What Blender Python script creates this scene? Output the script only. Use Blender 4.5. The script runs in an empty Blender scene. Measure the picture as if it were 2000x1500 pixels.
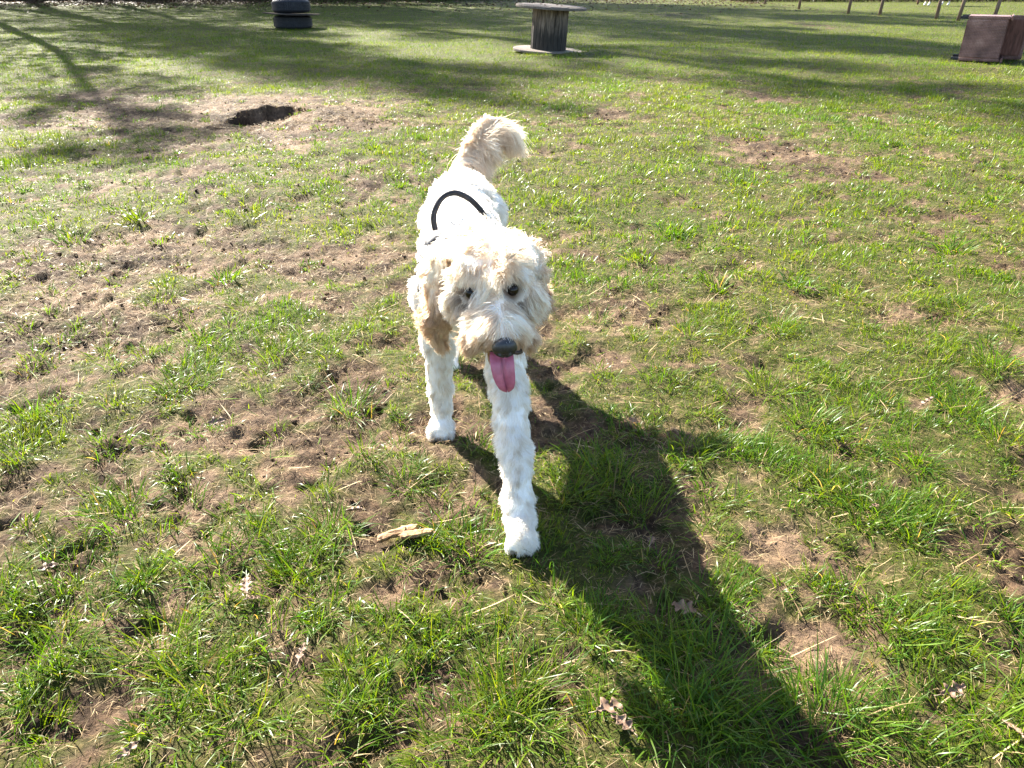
import bpy, bmesh, math, random
import numpy as np
from mathutils import Vector, Matrix
from mathutils.kdtree import KDTree
random.seed(7); rng = np.random.default_rng(11)
R = math.radians
scene = bpy.context.scene
COL = scene.collection

# ------------------------------------------------------------------ camera
CAM_H, CAM_PITCH = 1.15, R(28)
cam_data = bpy.data.cameras.new('camera')
cam_data.sensor_width = 36; cam_data.lens = 27.0
cam_data.clip_start = 0.02; cam_data.clip_end = 3000
cam = bpy.data.objects.new('camera', cam_data); COL.objects.link(cam)
cam.location = (0, 0, CAM_H); cam.rotation_euler = (R(90) - CAM_PITCH, 0, 0)
scene.camera = cam

# ------------------------------------------------------------------ sky, sun, exposure
SUN_EL = R(35.0)
SUN_FROM = Vector((-0.58, 0.815, 0)).normalized()          # horizontal direction towards the sun
world = bpy.data.worlds.new('World'); scene.world = world; world.use_nodes = True
wn = world.node_tree; bg = wn.nodes['Background']
sky = wn.nodes.new('ShaderNodeTexSky'); sky.sky_type = 'NISHITA'; sky.sun_disc = False
sky.sun_elevation = SUN_EL
sky.sun_rotation = math.atan2(SUN_FROM.x, SUN_FROM.y)
sky.air_density = 1.0; sky.dust_density = 1.6; sky.ozone_density = 1.0
wn.links.new(sky.outputs[0], bg.inputs[0]); bg.inputs[1].default_value = 0.064
sun_data = bpy.data.lights.new('sun', 'SUN'); sun_data.energy = 5.0; sun_data.angle = R(0.5)
sun_data.color = (1.0, 0.935, 0.82)
sun = bpy.data.objects.new('sun', sun_data); COL.objects.link(sun)
sun_dir = Vector((SUN_FROM.x * math.cos(SUN_EL), SUN_FROM.y * math.cos(SUN_EL), math.sin(SUN_EL)))
sun.rotation_euler = sun_dir.to_track_quat('Z', 'Y').to_euler()
sun.location = (-10, 16, 14)
vs = scene.view_settings
vs.view_transform = 'Standard'; vs.look = 'None'; vs.gamma = 1.0; vs.exposure = 2.74
vs.use_curve_mapping = False
scene.render.engine = 'CYCLES'
scene.cycles.use_denoising = True
scene.cycles.max_bounces = 10; scene.cycles.diffuse_bounces = 6
scene.cycles.transmission_bounces = 6; scene.cycles.transparent_max_bounces = 8
scene.cycles.sample_clamp_indirect = 8.0

# ------------------------------------------------------------------ helpers
def tag(o, label=None, cat=None, group=None, kind=None):
    if label: o['label'] = label
    if cat: o['category'] = cat
    if group: o['group'] = group
    if kind: o['kind'] = kind
    return o

def link(name, data, mat=None, parent=None):
    o = bpy.data.objects.new(name, data); COL.objects.link(o)
    if mat is not None: data.materials.append(mat)
    if parent is not None: o.parent = parent
    return o

def empty(name, loc=(0, 0, 0), rot=(0, 0, 0)):
    o = bpy.data.objects.new(name, None); COL.objects.link(o)
    o.location = loc; o.rotation_euler = rot; o.empty_display_size = .1
    return o

def copy_tree(o, parent=None):
    c = o.copy(); COL.objects.link(c); c.parent = parent
    for ch in list(o.children): copy_tree(ch, c)
    return c

def bm_obj(name, bm, mat, parent=None, smooth=False):
    me = bpy.data.meshes.new(name); bm.to_mesh(me); bm.free()
    if smooth: me.polygons.foreach_set('use_smooth', [True] * len(me.polygons))
    return link(name, me, mat, parent)

def np_mesh(name, verts, loops, starts, smooth=False, col=None, colname='Col'):
    me = bpy.data.meshes.new(name)
    me.vertices.add(len(verts)); me.vertices.foreach_set('co', np.ascontiguousarray(verts, dtype=np.float32).ravel())
    me.loops.add(len(loops)); me.loops.foreach_set('vertex_index', np.ascontiguousarray(loops, dtype=np.int32))
    me.polygons.add(len(starts)); me.polygons.foreach_set('loop_start', np.ascontiguousarray(starts, dtype=np.int32))
    if smooth: me.polygons.foreach_set('use_smooth', np.ones(len(starts), dtype=bool))
    me.update(calc_edges=True)
    if col is not None:
        a = me.attributes.new(colname, 'FLOAT_COLOR', 'POINT')
        c4 = np.ones((len(verts), 4), dtype=np.float32); c4[:, :3] = col
        a.data.foreach_set('color', c4.ravel())
    return me

def perlin(x, y, seed=0):
    xi = np.floor(x); yi = np.floor(y); fx = x - xi; fy = y - yi
    xi = xi.astype(np.int64); yi = yi.astype(np.int64)
    def gr(a, b, dx, dy):
        h = (a * 374761393 + b * 668265263 + seed * 974711 + 12345) & 0xffffffff
        h = ((h ^ (h >> 13)) * 1274126177) & 0xffffffff
        h = h ^ (h >> 16)
        t = (h & 0xffff) * (2 * math.pi / 65536)
        return np.cos(t) * dx + np.sin(t) * dy
    u = fx * fx * fx * (fx * (fx * 6 - 15) + 10); v = fy * fy * fy * (fy * (fy * 6 - 15) + 10)
    a = gr(xi, yi, fx, fy); b = gr(xi + 1, yi, fx - 1, fy); c = gr(xi, yi + 1, fx, fy - 1); d = gr(xi + 1, yi + 1, fx - 1, fy - 1)
    return ((a + (b - a) * u) + ((c + (d - c) * u) - (a + (b - a) * u)) * v) * 1.5

def fbm(x, y, s, octv=4, seed=0, gain=.5):
    x = np.asarray(x, dtype=np.float64) / s; y = np.asarray(y, dtype=np.float64) / s
    o = 0; a = 1; n = 0
    for k in range(octv):
        o = o + a * perlin(x + 17.3 * k, y - 9.1 * k, seed + k); n += a
        a *= gain; x = x * 2.03; y = y * 2.03
    return o / n * 1.4

def sstep(a, b, x):
    t = np.clip((x - a) / (b - a), 0, 1); return t * t * (3 - 2 * t)

# where the photograph's ground marks lie: picture position -> real place on the ground (metres)
def gp(px, py, z=0.0):
    u = (px - 1000) / 1500; v = (py - 750) / 1500
    c, s = math.cos(CAM_PITCH), math.sin(CAM_PITCH)
    d = (u, c - v * s, -s - v * c); t = (z - CAM_H) / d[2]
    return d[0] * t, d[1] * t

# ------------------------------------------------------------------ materials
def new_mat(name):
    m = bpy.data.materials.new(name); m.use_nodes = True
    return m, m.node_tree, m.node_tree.nodes['Principled BSDF']

def N(nt, typ, **kw):
    n = nt.nodes.new(typ)
    for k, v in kw.items():
        if k in n.inputs: n.inputs[k].default_value = v
        else: setattr(n, k, v)
    return n

def ramp(nt, fac, stops):
    r = nt.nodes.new('ShaderNodeValToRGB'); nt.links.new(fac, r.inputs[0])
    el = r.color_ramp.elements
    while len(el) < len(stops): el.new(0.5)
    for e, (p, c) in zip(el, stops): e.position = p; e.color = (*c, 1)
    return r

def mix(nt, fac, a, b, mode='MIX'):
    m = nt.nodes.new('ShaderNodeMix'); m.data_type = 'RGBA'; m.blend_type = mode
    for sock, v in ((m.inputs[0], fac), (m.inputs[6], a), (m.inputs[7], b)):
        if isinstance(v, (int, float)): sock.default_value = v
        elif isinstance(v, tuple): sock.default_value = (*v, 1)
        else: nt.links.new(v, sock)
    return m.outputs[2]

def noise_mat(name, stops, scale=8, detail=6, rough=.8, bump=.3, bscale=None, stretch=(1, 1, 1), dist=.01, spec=.3, metallic=0):
    m, nt, b = new_mat(name)
    tc = N(nt, 'ShaderNodeTexCoord'); mp = N(nt, 'ShaderNodeMapping'); mp.inputs['Scale'].default_value = stretch
    nt.links.new(tc.outputs['Object'], mp.inputs[0])
    no = N(nt, 'ShaderNodeTexNoise', Scale=scale, Detail=detail, Roughness=.65); nt.links.new(mp.outputs[0], no.inputs['Vector'])
    r = ramp(nt, no.outputs['Fac'], stops); nt.links.new(r.outputs[0], b.inputs['Base Color'])
    n2 = N(nt, 'ShaderNodeTexNoise', Scale=bscale or scale * 4, Detail=5); nt.links.new(mp.outputs[0], n2.inputs['Vector'])
    bp = N(nt, 'ShaderNodeBump', Strength=bump, Distance=dist); nt.links.new(n2.outputs['Fac'], bp.inputs['Height'])
    nt.links.new(bp.outputs[0], b.inputs['Normal'])
    b.inputs['Roughness'].default_value = rough; b.inputs['Specular IOR Level'].default_value = spec; b.inputs['Metallic'].default_value = metallic
    return m

# ground: damp and dry earth, thatch and moss between the blades
mat_ground, nt, b = new_mat('earth_and_thatch')
geo = N(nt, 'ShaderNodeNewGeometry')
n1 = N(nt, 'ShaderNodeTexNoise', Scale=2.2, Detail=8, Roughness=.65); nt.links.new(geo.outputs['Position'], n1.inputs['Vector'])
n2 = N(nt, 'ShaderNodeTexNoise', Scale=38, Detail=6, Roughness=.7); nt.links.new(geo.outputs['Position'], n2.inputs['Vector'])
n3 = N(nt, 'ShaderNodeTexNoise', Scale=150, Detail=4, Roughness=.7); nt.links.new(geo.outputs['Position'], n3.inputs['Vector'])
soil1 = ramp(nt, n1.outputs['Fac'], [(.30, (.024, .015, .010)), (.47, (.060, .038, .024)), (.66, (.165, .112, .074))])
soil2 = ramp(nt, n2.outputs['Fac'], [(.3, (.38, .35, .33)), (.48, (.95, .95, .95)), (.70, (1.6, 1.52, 1.4))])
soil = mix(nt, 1.0, soil1.outputs[0], soil2.outputs[0], 'MULTIPLY')
turf = ramp(nt, n2.outputs['Fac'], [(.28, (.018, .023, .004)), (.5, (.042, .048, .009)), (.72, (.11, .088, .030))])
cov = N(nt, 'ShaderNodeAttribute', attribute_name='cover')
cv = N(nt, 'ShaderNodeMath', operation='MULTIPLY_ADD'); nt.links.new(n3.outputs['Fac'], cv.inputs[0]); cv.inputs[1].default_value = .9
sub = N(nt, 'ShaderNodeMath', operation='SUBTRACT'); nt.links.new(cov.outputs['Fac'], sub.inputs[0]); sub.inputs[1].default_value = .45
nt.links.new(sub.outputs[0], cv.inputs[2]); cv.use_clamp = True
gcol = mix(nt, cv.outputs[0], soil, turf.outputs[0])
nt.links.new(gcol, b.inputs['Base Color'])
bp = N(nt, 'ShaderNodeBump', Strength=1.0, Distance=.014); nt.links.new(n2.outputs['Fac'], bp.inputs['Height'])
bp2 = N(nt, 'ShaderNodeBump', Strength=1.0, Distance=.005); nt.links.new(n3.outputs['Fac'], bp2.inputs['Height']); nt.links.new(bp.outputs[0], bp2.inputs['Normal'])
nt.links.new(bp2.outputs[0], b.inputs['Normal'])
b.inputs['Roughness'].default_value = .85; b.inputs['Specular IOR Level'].default_value = .10

def leafy_mat(name, transl=.35, rough=.38, spec=.5, gain=(1, 1, 1), attr='Col'):
    m, nt, b = new_mat(name)
    at = N(nt, 'ShaderNodeAttribute', attribute_name=attr)
    nt.links.new(at.outputs['Color'], b.inputs['Base Color'])
    b.inputs['Roughness'].default_value = rough; b.inputs['Specular IOR Level'].default_value = spec
    tr = N(nt, 'ShaderNodeBsdfTranslucent')
    tint = mix(nt, 1.0, at.outputs['Color'], gain, 'MULTIPLY'); nt.links.new(tint, tr.inputs[0])
    ms = N(nt, 'ShaderNodeMixShader'); ms.inputs[0].default_value = transl
    nt.links.new(b.outputs[0], ms.inputs[1]); nt.links.new(tr.outputs[0], ms.inputs[2])
    nt.links.new(ms.outputs[0], nt.nodes['Material Output'].inputs[0])
    return m
mat_grass = leafy_mat('grass_blade', .45, .36, .20, (1.7, 1.5, .4))
mat_straw = leafy_mat('dead_straw', .2, .6, .12, (1.2, 1.1, .9))
mat_fur = leafy_mat('fur_strand', .55, .5, .15, (1.0, .99, .97), attr='fcol')
mat_fargrass = leafy_mat('far_grass_blade', .45, .5, .10, (1.7, 1.5, .4))
mat_skin = leafy_mat('undercoat', .0, .9, .05, (1, 1, 1))
mat_leafdead = noise_mat('dead_oak_leaf', [(.3, (.08, .046, .028)), (.55, (.17, .108, .072)), (.75, (.29, .205, .145))], 40, 5, .6, .5, 90, dist=.002)
mat_chewed = noise_mat('chewed_wood', [(.35, (.11, .055, .024)), (.5, (.27, .155, .07)), (.7, (.42, .28, .145))], 9, 6, .7, .7, 30, (1, 8, 8), .006)
mat_twig = noise_mat('pale_twig', [(.3, (.2, .14, .09)), (.7, (.42, .33, .23))], 60, 4, .7, .3)
mat_nose = noise_mat('dog_nose', [(.3, (.010, .010, .012)), (.7, (.028, .028, .032))], 160, 3, .38, .5, 260, dist=.0012, spec=.6)
mat_eye = noise_mat('dog_eye', [(.4, (.008, .005, .003)), (.6, (.02, .011, .006))], 30, 2, .15, 0, spec=.3)
mat_lip = noise_mat('dog_lip', [(.3, (.02, .014, .014)), (.7, (.06, .035, .03))], 60, 3, .4, .3, spec=.5)
mat_strap = noise_mat('black_webbing', [(.3, (.010, .010, .013)), (.7, (.03, .03, .038))], 90, 3, .55, .5, 500, dist=.001)
mat_panel = noise_mat('grey_black_mesh_fabric', [(.3, (.03, .03, .036)), (.7, (.08, .08, .09))], 300, 3, .6, .5, 600, dist=.001)
mat_metal = noise_mat('steel_ring', [(.3, (.5, .5, .5)), (.7, (.65, .65, .65))], 20, 2, .3, .1, metallic=1)
mat_rubber = noise_mat('worn_tyre_rubber', [(.3, (.010, .011, .015)), (.6, (.022, .023, .029)), (.8, (.05, .048, .048))], 14, 6, .6, .4, 60, dist=.006)
mat_board = noise_mat('weathered_board', [(.3, (.03, .024, .02)), (.6, (.07, .058, .05)), (.8, (.12, .10, .085))], 6, 6, .95, .5, 30, (1, 10, 1), .004, spec=.03)
mat_stave = noise_mat('weathered_grey_stave', [(.30, (.035, .027, .022)), (.5, (.15, .115, .09)), (.68, (.32, .255, .205))], 5, 7, .85, .6, 22, (7, 7, .8), .006)
_nt = mat_stave.node_tree; _b = _nt.nodes['Principled BSDF']; _src = _b.inputs['Base Color'].links[0].from_socket
_tc = N(_nt, 'ShaderNodeTexCoord'); _sp = N(_nt, 'ShaderNodeSeparateXYZ'); _nt.links.new(_tc.outputs['Object'], _sp.inputs[0])
_mp = N(_nt, 'ShaderNodeMapping'); _mp.inputs['Scale'].default_value = (30, 30, 1.2); _nt.links.new(_tc.outputs['Object'], _mp.inputs[0])
_no = N(_nt, 'ShaderNodeTexNoise', Scale=1.3, Detail=4); _nt.links.new(_mp.outputs[0], _no.inputs['Vector'])
_ma = N(_nt, 'ShaderNodeMath', operation='MULTIPLY_ADD'); _nt.links.new(_no.outputs['Fac'], _ma.inputs[0]); _ma.inputs[1].default_value = -.60; _nt.links.new(_sp.outputs[2], _ma.inputs[2])
_st = ramp(_nt, _ma.outputs[0], [(.0, (.85, .85, .85)), (.22, (0, 0, 0))])            # damp black rot creeping up the grain
_nt.links.new(mix(_nt, _st.outputs[0], _src, (.012, .013, .012)), _b.inputs['Base Color'])
mat_flange = noise_mat('drum_flange_wood', [(.28, (.06, .050, .04)), (.5, (.14, .115, .095)), (.75, (.23, .19, .155))], 5, 7, .8, .6, 22, (1, 9, 9), .006)
mat_rust = noise_mat('rusty_bolt', [(.3, (.05, .03, .02)), (.7, (.16, .08, .05))], 40, 4, .7, .4, metallic=.3)
mat_post = noise_mat('fence_post_wood', [(.3, (.10, .065, .045)), (.55, (.22, .15, .105)), (.8, (.34, .26, .19))], 5, 6, .85, .5, 25, (8, 8, 1), .006)
mat_wire = noise_mat('fence_wire', [(.3, (.25, .25, .25)), (.7, (.4, .4, .4))], 20, 2, .5, .1, metallic=.8)
mat_bark = noise_mat('tree_bark', [(.3, (.05, .042, .034)), (.6, (.12, .10, .08)), (.8, (.2, .18, .14))], 4, 7, .9, .8, 14, (4, 4, 1), .03)
mat_inner = noise_mat('chair_inner_brown', [(.3, (.07, .032, .024)), (.55, (.16, .068, .048)), (.8, (.24, .12, .09))], 6, 5, .7, .4, 30, (1, 1, 6), .004)

mat_wicker, nt, b = new_mat('brown_wicker')
tc = N(nt, 'ShaderNodeTexCoord')
w1 = N(nt, 'ShaderNodeTexWave', Scale=16, Distortion=2.5, Detail=1); w1.bands_direction = 'X'; nt.links.new(tc.outputs['Object'], w1.inputs['Vector'])
w2 = N(nt, 'ShaderNodeTexWave', Scale=16, Distortion=2.5, Detail=1); w2.bands_direction = 'Z'; nt.links.new(tc.outputs['Object'], w2.inputs['Vector'])
mm = N(nt, 'ShaderNodeMath', operation='MULTIPLY'); nt.links.new(w1.outputs['Fac'], mm.inputs[0]); nt.links.new(w2.outputs['Fac'], mm.inputs[1])
no = N(nt, 'ShaderNodeTexNoise', Scale=5, Detail=5); nt.links.new(tc.outputs['Object'], no.inputs['Vector'])
base = ramp(nt, no.outputs['Fac'], [(.35, (.125, .058, .046)), (.55, (.25, .125, .10)), (.75, (.42, .25, .205))])
weave = ramp(nt, mm.outputs[0], [(.0, (.62, .60, .6)), (.5, (1.15, 1.15, 1.15))])
nt.links.new(mix(nt, 1.0, base.outputs[0], weave.outputs[0], 'MULTIPLY'), b.inputs['Base Color'])
bp = N(nt, 'ShaderNodeBump', Strength=.8, Distance=.006); nt.links.new(mm.outputs[0], bp.inputs['Height']); nt.links.new(bp.outputs[0], b.inputs['Normal'])
b.inputs['Roughness'].default_value = .45

mat_tongue, nt, b = new_mat('pink_tongue')
tc = N(nt, 'ShaderNodeTexCoord')
no = N(nt, 'ShaderNodeTexNoise', Scale=70, Detail=4); nt.links.new(tc.outputs['Object'], no.inputs['Vector'])
r = ramp(nt, no.outputs['Fac'], [(.3, (.36, .085, .145)), (.7, (.52, .16, .235))]); nt.links.new(r.outputs[0], b.inputs['Base Color'])
bp = N(nt, 'ShaderNodeBump', Strength=.4, Distance=.001)
n5 = N(nt, 'ShaderNodeTexNoise', Scale=600, Detail=2); nt.links.new(tc.outputs['Object'], n5.inputs['Vector']); nt.links.new(n5.outputs['Fac'], bp.inputs['Height']); nt.links.new(bp.outputs[0], b.inputs['Normal'])
b.inputs['Roughness'].default_value = .28; b.inputs['Subsurface Weight'].default_value = .25; b.inputs['Subsurface Radius'].default_value = (.01, .004, .004); b.inputs['Subsurface Scale'].default_value = .5

# ------------------------------------------------------------------ the lie of the land
# bare places (picture x, y, half-width, half-height, strength)
BARE_PX = [(330, 470, 190, 45, 1), (620, 500, 170, 40, .9), (130, 640, 120, 45, .8), (60, 690, 80, 36, 1), (425, 842, 70, 34, 1.1),
    (690, 745, 90, 26, .8), (190, 925, 130, 34, .9), (330, 985, 110, 34, 1), (80, 1040, 110, 45, .9), (880, 1165, 150, 60, 1.1), (930, 1315, 110, 34, 1.1),
    (745, 1150, 60, 50, .7), (1560, 1290, 150, 36, 1.1), (1950, 1080, 80, 60, .8), (1480, 1050, 90, 30, .5), (580, 1285, 50, 24, .8), (70, 1440, 120, 50, .9),
    (210, 1370, 90, 40, .6), (1600, 310, 110, 24, 1.3), (1480, 285, 90, 18, 1.1), (1650, 335, 60, 14, 1.0), (1190, 222, 45, 16, 1), (1230, 265, 40, 12, .8),
    (630, 232, 120, 34, 1.5), (520, 218, 80, 30, 1.5), (415, 212, 50, 20, .9), (240, 215, 160, 26, .8), (220, 180, 100, 12, .7), (1115, 790, 110, 50, .8), (920, 830, 70, 60, 1),
    (1860, 480, 110, 34, .7), (1210, 590, 80, 30, .8), (1640, 700, 90, 26, .5), (700, 880, 50, 24, .5), (1830, 410, 60, 16, .7), (1170, 690, 50, 20, .6), (1760, 810, 60, 20, .8),
    (1480, 1215, 60, 24, .7), (1320, 1040, 110, 30, .6), (1260, 870, 110, 40, .5), (150, 560, 80, 20, .6), (660, 580, 60, 16, .9), (770, 385, 40, 10, .8), (390, 335, 40, 12, .9), (1700, 890, 60, 22, .6),
    (880, 1330, 60, 30, .8), (1260, 1440, 80, 30, .7), (1850, 1360, 60, 30, .6), (1480, 190, 60, 8, .6), (1600, 50, 60, 8, .9), (1330, 30, 50, 6, .8), (1830, 95, 60, 6, .6)]
def px_blob(px, py, rx, ry):
    x, y = gp(px, py); x2, _ = gp(px + rx, py); _, ya = gp(px, py - ry); _, yb = gp(px, py + ry)
    return x, y, abs(x2 - x), abs(ya - yb) / 2
BARE = [(*px_blob(a, b_, c, d), s) for a, b_, c, d, s in BARE_PX]
HX, HY = gp(522, 224)

def bareness(x, y, fine=True):
    d = .40 + .40 * fbm(x, y, .75, 3, 3) + .50 * fbm(x, y, .20, 3 if fine else 1, 9)
    if fine: d = d + .42 * fbm(x, y, .075, 2, 12) * sstep(13, 5, y)
    wx = x + .10 * fbm(x, y, .25, 2, 21) ; wy = y + .10 * fbm(x, y, .25, 2, 22)
    for bx, by, rx, ry, s in BARE:
        e = ((wx - bx) / rx) ** 2 + ((wy - by) / ry) ** 2
        d = d + s * (.46 + .30 * (by > 7)) * np.exp(-e * .9)
    far = sstep(9, 16, y)
    d = d - far * .40
    left = sstep(.3, -2.5, x) * sstep(12, 6, y) * sstep(.8, 2.4, y)
    d = d + .17 * left + sstep(4, 2, y) * (.06 + .09 * sstep(.3, -.4, x))
    return d

def hole(x, y):
    dx = (x - HX) / .28; dy = (y - HY - .03) / .40
    ang = np.arctan2(dy, dx)
    rr = np.sqrt(dx * dx + dy * dy) / (1 + .16 * np.sin(2 * ang + .6) + .1 * np.sin(3 * ang + 2) + .05 * np.sin(7 * ang))
    pit = -.75 * (1 - sstep(.84, 1.02, rr))
    mound = .085 * np.exp(-(((x - HX - .72) / .48) ** 2 + ((y - HY + .15) / .5) ** 2)) + .035 * np.exp(-(((rr - 1.25) / .28) ** 2)) * sstep(-.1, .25, y - HY) - .05 * np.exp(-(((x - HX) / .30) ** 2 + ((y - HY + .50) / .30) ** 2))
    return pit, mound * (1 - (1 - sstep(.75, 1.1, rr)))

def ground_z(x, y, fine=True):
    x = np.asarray(x, dtype=np.float64); y = np.asarray(y, dtype=np.float64)
    near = 1 - sstep(25, 60, np.abs(y) + np.abs(x) * .3)
    z = .030 * fbm(x, y, 2.6, 2, 31) * sstep(.5, 5, y) + .012 * fbm(x, y, .45, 2, 33)
    if fine:
        bare = sstep(.35, .95, bareness(x, y, False))
        clod = np.abs(fbm(x, y, .085, 3, 41)); z = z + bare * (.024 * clod - .022 + .020 * fbm(x, y, .17, 3, 42)) + .004 * fbm(x, y, .05, 2, 43)
        pock = fbm(x, y, .13, 2, 47); z = z - .020 * sstep(.38, .72, pock) * (.25 + .75 * bare)
    pit, mound = hole(x, y)
    return z * near + pit + mound

def build_ground():
    ys = [-300, -120, -50, -20, -8, -3, -1, -.3, .1, .3, .45]
    y = .55
    while y < 62: ys.append(y); y += max(.0115, .0075 * y)
    ys += [66, 75, 90, 120, 170, 260, 420, 700]
    ys = np.array(ys)
    core = np.linspace(-1, 1, 420)
    ext = np.array([1.06, 1.2, 1.6, 2.6, 5, 10])
    us = np.concatenate([-ext[::-1], core, ext])
    w = .66 * np.clip(ys, 1, 60) + 1.1
    X = us[None, :] * w[:, None]; Y = np.repeat(ys[:, None], len(us), 1)
    big = np.abs(us) > 1.5
    X[:, big] = np.sign(us[big])[None, :] * (w[:, None] * 1.5 + (np.abs(us[big]) ** 2)[None, :] * 7)
    jx = (us[1] - us[0]); 
    x = X.ravel(); y = Y.ravel()
    z = ground_z(x, y)
    cov = 1 - sstep(.42, .95, bareness(x, y))
    cov = np.clip(cov, 0, 1)
    nx = len(us); ny = len(ys)
    i = (np.arange(ny - 1)[:, None] * nx + np.arange(nx - 1)[None, :]).ravel()
    loops = np.stack([i, i + 1, i + 1 + nx, i + nx], 1).ravel()
    me = np_mesh('ground', np.stack([x, y, z], 1), loops, np.arange(len(i)) * 4, smooth=True)
    a = me.attributes.new('cover', 'FLOAT', 'POINT'); a.data.foreach_set('value', cov.astype(np.float32))
    return tag(link('ground', me, mat_ground), 'worn grassy ground with bare muddy patches and a dug hole', 'ground', kind='structure')
build_ground()

# ------------------------------------------------------------------ grass
def blade_mesh(name, root, az, lean, curve, L, W, col, seg, mat, label, cat, twist=None):
    n = len(root)
    P = np.zeros((n, seg + 1, 3)); P[:, 0] = root
    for k in range(seg):
        t = (k + .5) / seg; th = np.minimum(lean + curve * t, 2.2)
        P[:, k + 1, 0] = P[:, k, 0] + np.sin(th) * np.cos(az) * L / seg
        P[:, k + 1, 1] = P[:, k, 1] + np.sin(th) * np.sin(az) * L / seg
        P[:, k + 1, 2] = P[:, k, 2] + np.cos(th) * L / seg
    # tips that would sink go back to the soil surface
    base = root[:, 2][:, None] + .0015
    P[:, 1:, 2] = np.maximum(P[:, 1:, 2], base + .002)
    tw = rng.normal(0, .7, n) if twist is None else twist
    sx = -np.sin(az + tw); sy = np.cos(az + tw)
    V = np.zeros((n, 2 * seg + 1, 3))
    for k in range(seg):
        w = W * (.75 if k == 0 else (1 - (k / seg) ** 2 * .6)) * .5
        off = np.stack([sx * w, sy * w, rng.normal(0, .3, n) * w], 1)
        V[:, 2 * k] = P[:, k] - off; V[:, 2 * k + 1] = P[:, k] + off
    V[:, 2 * seg] = P[:, seg]
    nv = 2 * seg + 1
    b0 = np.arange(n)[:, None] * nv
    lp = []; lens = []
    for k in range(seg - 1):
        lp += [2 * k, 2 * k + 1, 2 * k + 3, 2 * k + 2]; lens.append(4)
    lp += [2 * seg - 2, 2 * seg - 1, 2 * seg]; lens.append(3)
    loops = (b0 + np.array(lp)[None, :]).ravel()
    st = np.concatenate([[0], np.cumsum(lens)[:-1]])
    starts = (np.arange(n)[:, None] * sum(lens) + st[None, :]).ravel()
    me = np_mesh(name, V.reshape(-1, 3), loops, starts, smooth=True, col=np.repeat(col, nv, 0))
    return tag(link(name, me, mat), label, cat, kind='stuff')

def green(n, warm):
    base = np.array([.054, .130, .007]); cool = np.array([.031, .088, .011]); yel = np.array([.135, .168, .012])
    t = rng.random(n)[:, None]; c = cool * (1 - t) + base * t
    k = np.clip(warm + rng.normal(0, .22, n), 0, 1)[:, None]
    c = c * (1 - k) + yel * k
    return c * np.exp(rng.normal(0, .16, n))[:, None]

def straw(n):
    a = np.array([.27, .19, .095]); b_ = np.array([.13, .083, .044]); c_ = np.array([.42, .33, .19])
    t = rng.random(n)[:, None]; u = (rng.random(n) ** 3)[:, None]
    return (a * t + b_ * (1 - t)) * (1 - u) + c_ * u

def scatter(n, y0, y1, power=1.0):
    """points over the stretch of field the photograph looks at, with a margin to either side"""
    y = y0 + (y1 - y0) * rng.random(n) ** power
    w = .62 * y + 1.0
    if power == 1.0:
        keep = rng.random(n) < w / (.62 * y1 + 1.0); y = y[keep]; w = w[keep]
    return (rng.random(len(y)) * 2 - 1) * w, y

def in_dog_paw(x, y):
    m = np.zeros(len(x), bool)
    for px, py in ((-.20, 1.885), (.02, 1.372), (-.21, 2.3), (-.075, 2.45)):
        m |= (x - px) ** 2 + (y - py) ** 2 < .038 ** 2
    return m

def turf_layer(name, n, y0, y1, Lr, Wr, seg, thr, straw_frac, label, slab, power=1.0, fin=0, fout=0, gmat=None):
    x, y = scatter(n, y0, y1, power)
    d = bareness(x, y)
    pr = sstep(thr + .22, thr - .28, d) * .97 + .035
    pit, _ = hole(x, y)
    if fin: pr = pr * sstep(y0, y0 + fin, y)
    if fout: pr = pr * sstep(y1, y1 - fout, y)
    ok = (rng.random(len(x)) < pr) & (pit > -.06) & ~in_dog_paw(x, y)
    x = x[ok]; y = y[ok]; d = d[ok]; n = len(x)
    lush = sstep(.15, -.55, fbm(x, y, .33, 3, 77) + (d - .4) * .9)
    L = (Lr[0] + (Lr[1] - Lr[0]) * rng.random(n) ** 1.3) * (.50 + 1.05 * lush)
    z = ground_z(x, y)
    az0 = fbm(x, y, .3, 2, 55) * 4.5
    az = np.where(rng.random(n) < .55, az0 + rng.normal(0, .9, n), rng.random(n) * 6.283)
    lean = np.abs(rng.normal(.45, .38, n)); curve = np.abs(rng.normal(.65, .45, n))
    W = Wr[0] + (Wr[1] - Wr[0]) * rng.random(n)
    col = green(n, .36 + .35 * fbm(x, y, 1.1, 2, 61) + .12 * (1 - lush))
    blade_mesh(name, np.stack([x, y, z - .002], 1), az, lean, curve, L, W, col, seg, gmat or mat_grass, label, 'grass')
    if straw_frac:
        m = int(n * straw_frac)
        x, y = scatter(m * 3, y0, y1, power); d = bareness(x, y)
        pr = .22 + .78 * sstep(thr - .35, thr + .12, d)
        pit, _ = hole(x, y)
        ok = (rng.random(len(x)) < pr) & (pit > -.06) & ~in_dog_paw(x, y)
        x = x[ok][:m]; y = y[ok][:m]; k = len(x)
        z = ground_z(x, y) + .002 + rng.random(k) * .006
        blade_mesh(name.replace('grass', 'straw'), np.stack([x, y, z], 1), rng.random(k) * 6.283, 1.2 + rng.random(k) * .5, rng.normal(0, .35, k),
                   (Lr[0] + (Lr[1] - Lr[0]) * rng.random(k) ** 1.6) * 1.05, (Wr[0] * .6 + (Wr[1] - Wr[0]) * .5 * rng.random(k)), straw(k), max(2, seg - 1) if seg > 1 else 1, mat_straw, slab, 'straw')

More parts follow.
